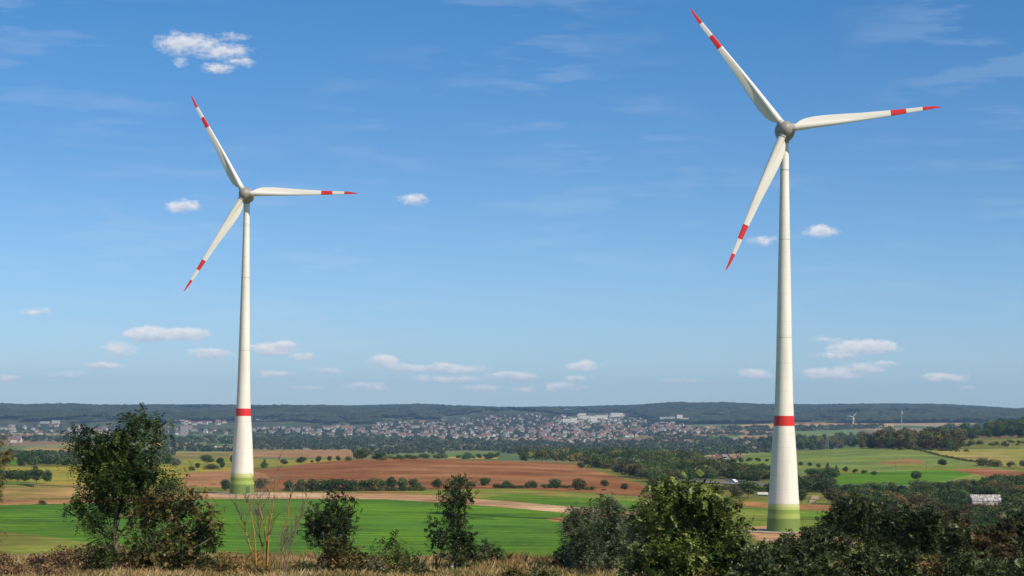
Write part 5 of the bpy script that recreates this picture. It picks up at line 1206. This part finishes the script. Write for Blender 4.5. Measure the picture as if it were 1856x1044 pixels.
# ------------------------------------------------------------------ grass and brambles of the near bank
def tufts(name, n, xr, Yr, h, cols, label, dens=None, w=.02, blades=7, cat='grass'):
    Y = Yr[0] + (Yr[1] - Yr[0]) * rng.random(n); px = xr[0] + (xr[1] - xr[0]) * rng.random(n)
    x = (px - 928) / F * Y
    if dens is not None:
        k = rng.random(n) < dens(px, x, Y); x = x[k]; Y = Y[k]
    x = np.repeat(x, blades) + rng.normal(size=len(x) * blades) * .12; Y = np.repeat(Y, blades) + rng.normal(size=len(Y) * blades) * .12; m = len(x)
    z = height(x, Y) - .03; hh = h * (.35 + .65 * rng.random(m)) * (.5 + .9 * fbm(x / 1.7, Y / 2.5, 2, 41)); a = rng.random(m) * 6.28; le = rng.normal(size=(m, 2)) * .28 * hh[:, None]
    dx = np.cos(a) * w; dy = np.sin(a) * w * .4
    V = np.stack([np.stack([x - dx, Y - dy, z], 1), np.stack([x + dx, Y + dy, z], 1), np.stack([x + le[:, 0] * .4 + dx * .7, Y + le[:, 1] * .4, z + hh * .6], 1), np.stack([x + le[:, 0], Y + le[:, 1], z + hh], 1)], 1).reshape(-1, 3)
    v = np.clip(np.repeat(rng.random(m // blades), blades) * .7 + .3 * rng.random(m) + .8 * (fbm(x / 2.5, Y / 5, 2, 43) - .5), 0, 1)
    tag(obj(name, make_mesh(name, V, np.arange(4 * m).reshape(m, 4), cols, fattr=v)), label, cat, kind='stuff')
GD = leaf_mat('dry_grass_blades', [(0, (.16, .13, .04)), (.3, (.34, .22, .085)), (.65, (.50, .35, .16)), (1, (.62, .47, .25))], trans=.3, objvar=0)
GW = leaf_mat('green_grass_blades', [(0, (.06, .10, .02)), (.6, (.15, .18, .045)), (1, (.30, .27, .08))], trans=.3, objvar=0)
GR = leaf_mat('dock_stems', [(0, (.12, .07, .03)), (.6, (.26, .14, .06)), (1, (.42, .26, .13))], trans=.2, objvar=0)
tufts('dry_grass', 19000, (-80, 1940), (68, 122), .48, GD, 'pale dry grass covering the near bank along the lower edge', dens=lambda px, x, Y: .35 + .9 * (fbm(x / 4.0, Y / 7., 3, 91) > .47))
tufts('green_grass', 7500, (-80, 1400), (58, 104), .40, GW, 'short green and yellow grass in the nearest strip of the bank', w=.025)
tufts('dock_weeds', 800, (360, 1020), (96, 121), .85, GR, 'reddish brown dock weeds standing among the dry grass', dens=lambda px, x, Y: (fbm(x / 3.0, Y / 6., 2, 88) > .52) * 1.0, w=.03)
LBr = leaf_mat('leaf_bramble', [(0, (.045, .03, .016)), (.4, (.12, .075, .035)), (.75, (.27, .16, .08)), (1, (.44, .32, .18))], trans=.2, objvar=0)
def mound(name, pts, dens, leaf, m, label):
    B = []
    for (px, py, r, Y) in pts: w = at(px, py, Y); B.append((w[0], w[1], float(height(w[0], w[1])) + (.15 + r * Y / F * .3), r * Y / F))
    V, Fq, v = crown(B, dens, leaf, 3, inner=.75, sq=.75)
    tag(obj(name, make_mesh(name, V, Fq, m, fattr=v)), label, 'brambles', kind='stuff')
pts_ = [(R_.uniform(-60, 230), 0, R_.uniform(12, 26), R_.uniform(72, 100)) for _ in range(60)] + [(R_.uniform(100, 230), 0, R_.uniform(20, 34), R_.uniform(90, 104)) for _ in range(18)]
mound('bramble_thicket', [(a_, 1030, c_, d_) for a_, b_, c_, d_ in pts_], 26000, .055, LBr, 'tangled reddish brown brambles along the lower left edge')
pts_ = [(R_.uniform(380, 620), 1030, R_.uniform(7, 16), R_.uniform(72, 92)) for _ in range(26)] + [(R_.uniform(395, 470), 1030, R_.uniform(9, 20), R_.uniform(76, 110)) for _ in range(22)]
mound('weed_thicket', pts_, 14000, .05, leaf_mat('leaf_weeds', [(0, (.10, .10, .03)), (.4, (.24, .17, .06)), (.8, (.42, .25, .10)), (1, (.55, .38, .18))], objvar=0), 'orange and olive weeds around the bare yellow shrub')
pts_ = [(R_.uniform(930, 1010), 1018, R_.uniform(5, 11), R_.uniform(108, 119)) for _ in range(18)] + [(R_.uniform(640, 800), 1018, R_.uniform(3, 6), R_.uniform(108, 119)) for _ in range(14)]
mound('dock_thicket', pts_, 5000, .05, LBr, 'reddish dry weeds at the back of the dry grass between bush and willows')

# ------------------------------------------------------------------ air
hz = MB(); hz.box(-13000, 13000, -300, 14400, -110, 215)
hm = bpy.data.materials.new('haze'); hm.use_nodes = True; n = hm.node_tree.nodes; n.remove(n['Principled BSDF'])
pv = n.new('ShaderNodeVolumePrincipled'); pv.inputs['Color'].default_value = (.40, .66, 1.0, 1); pv.inputs['Density'].default_value = HAZE; pv.inputs['Anisotropy'].default_value = 0.0
hm.node_tree.links.new(pv.outputs[0], n['Material Output'].inputs['Volume'])
if HAZE > 0: tag(obj('haze', hz.mesh('haze', hm)), 'thin bluish haze over the whole valley', 'haze', kind='stuff')
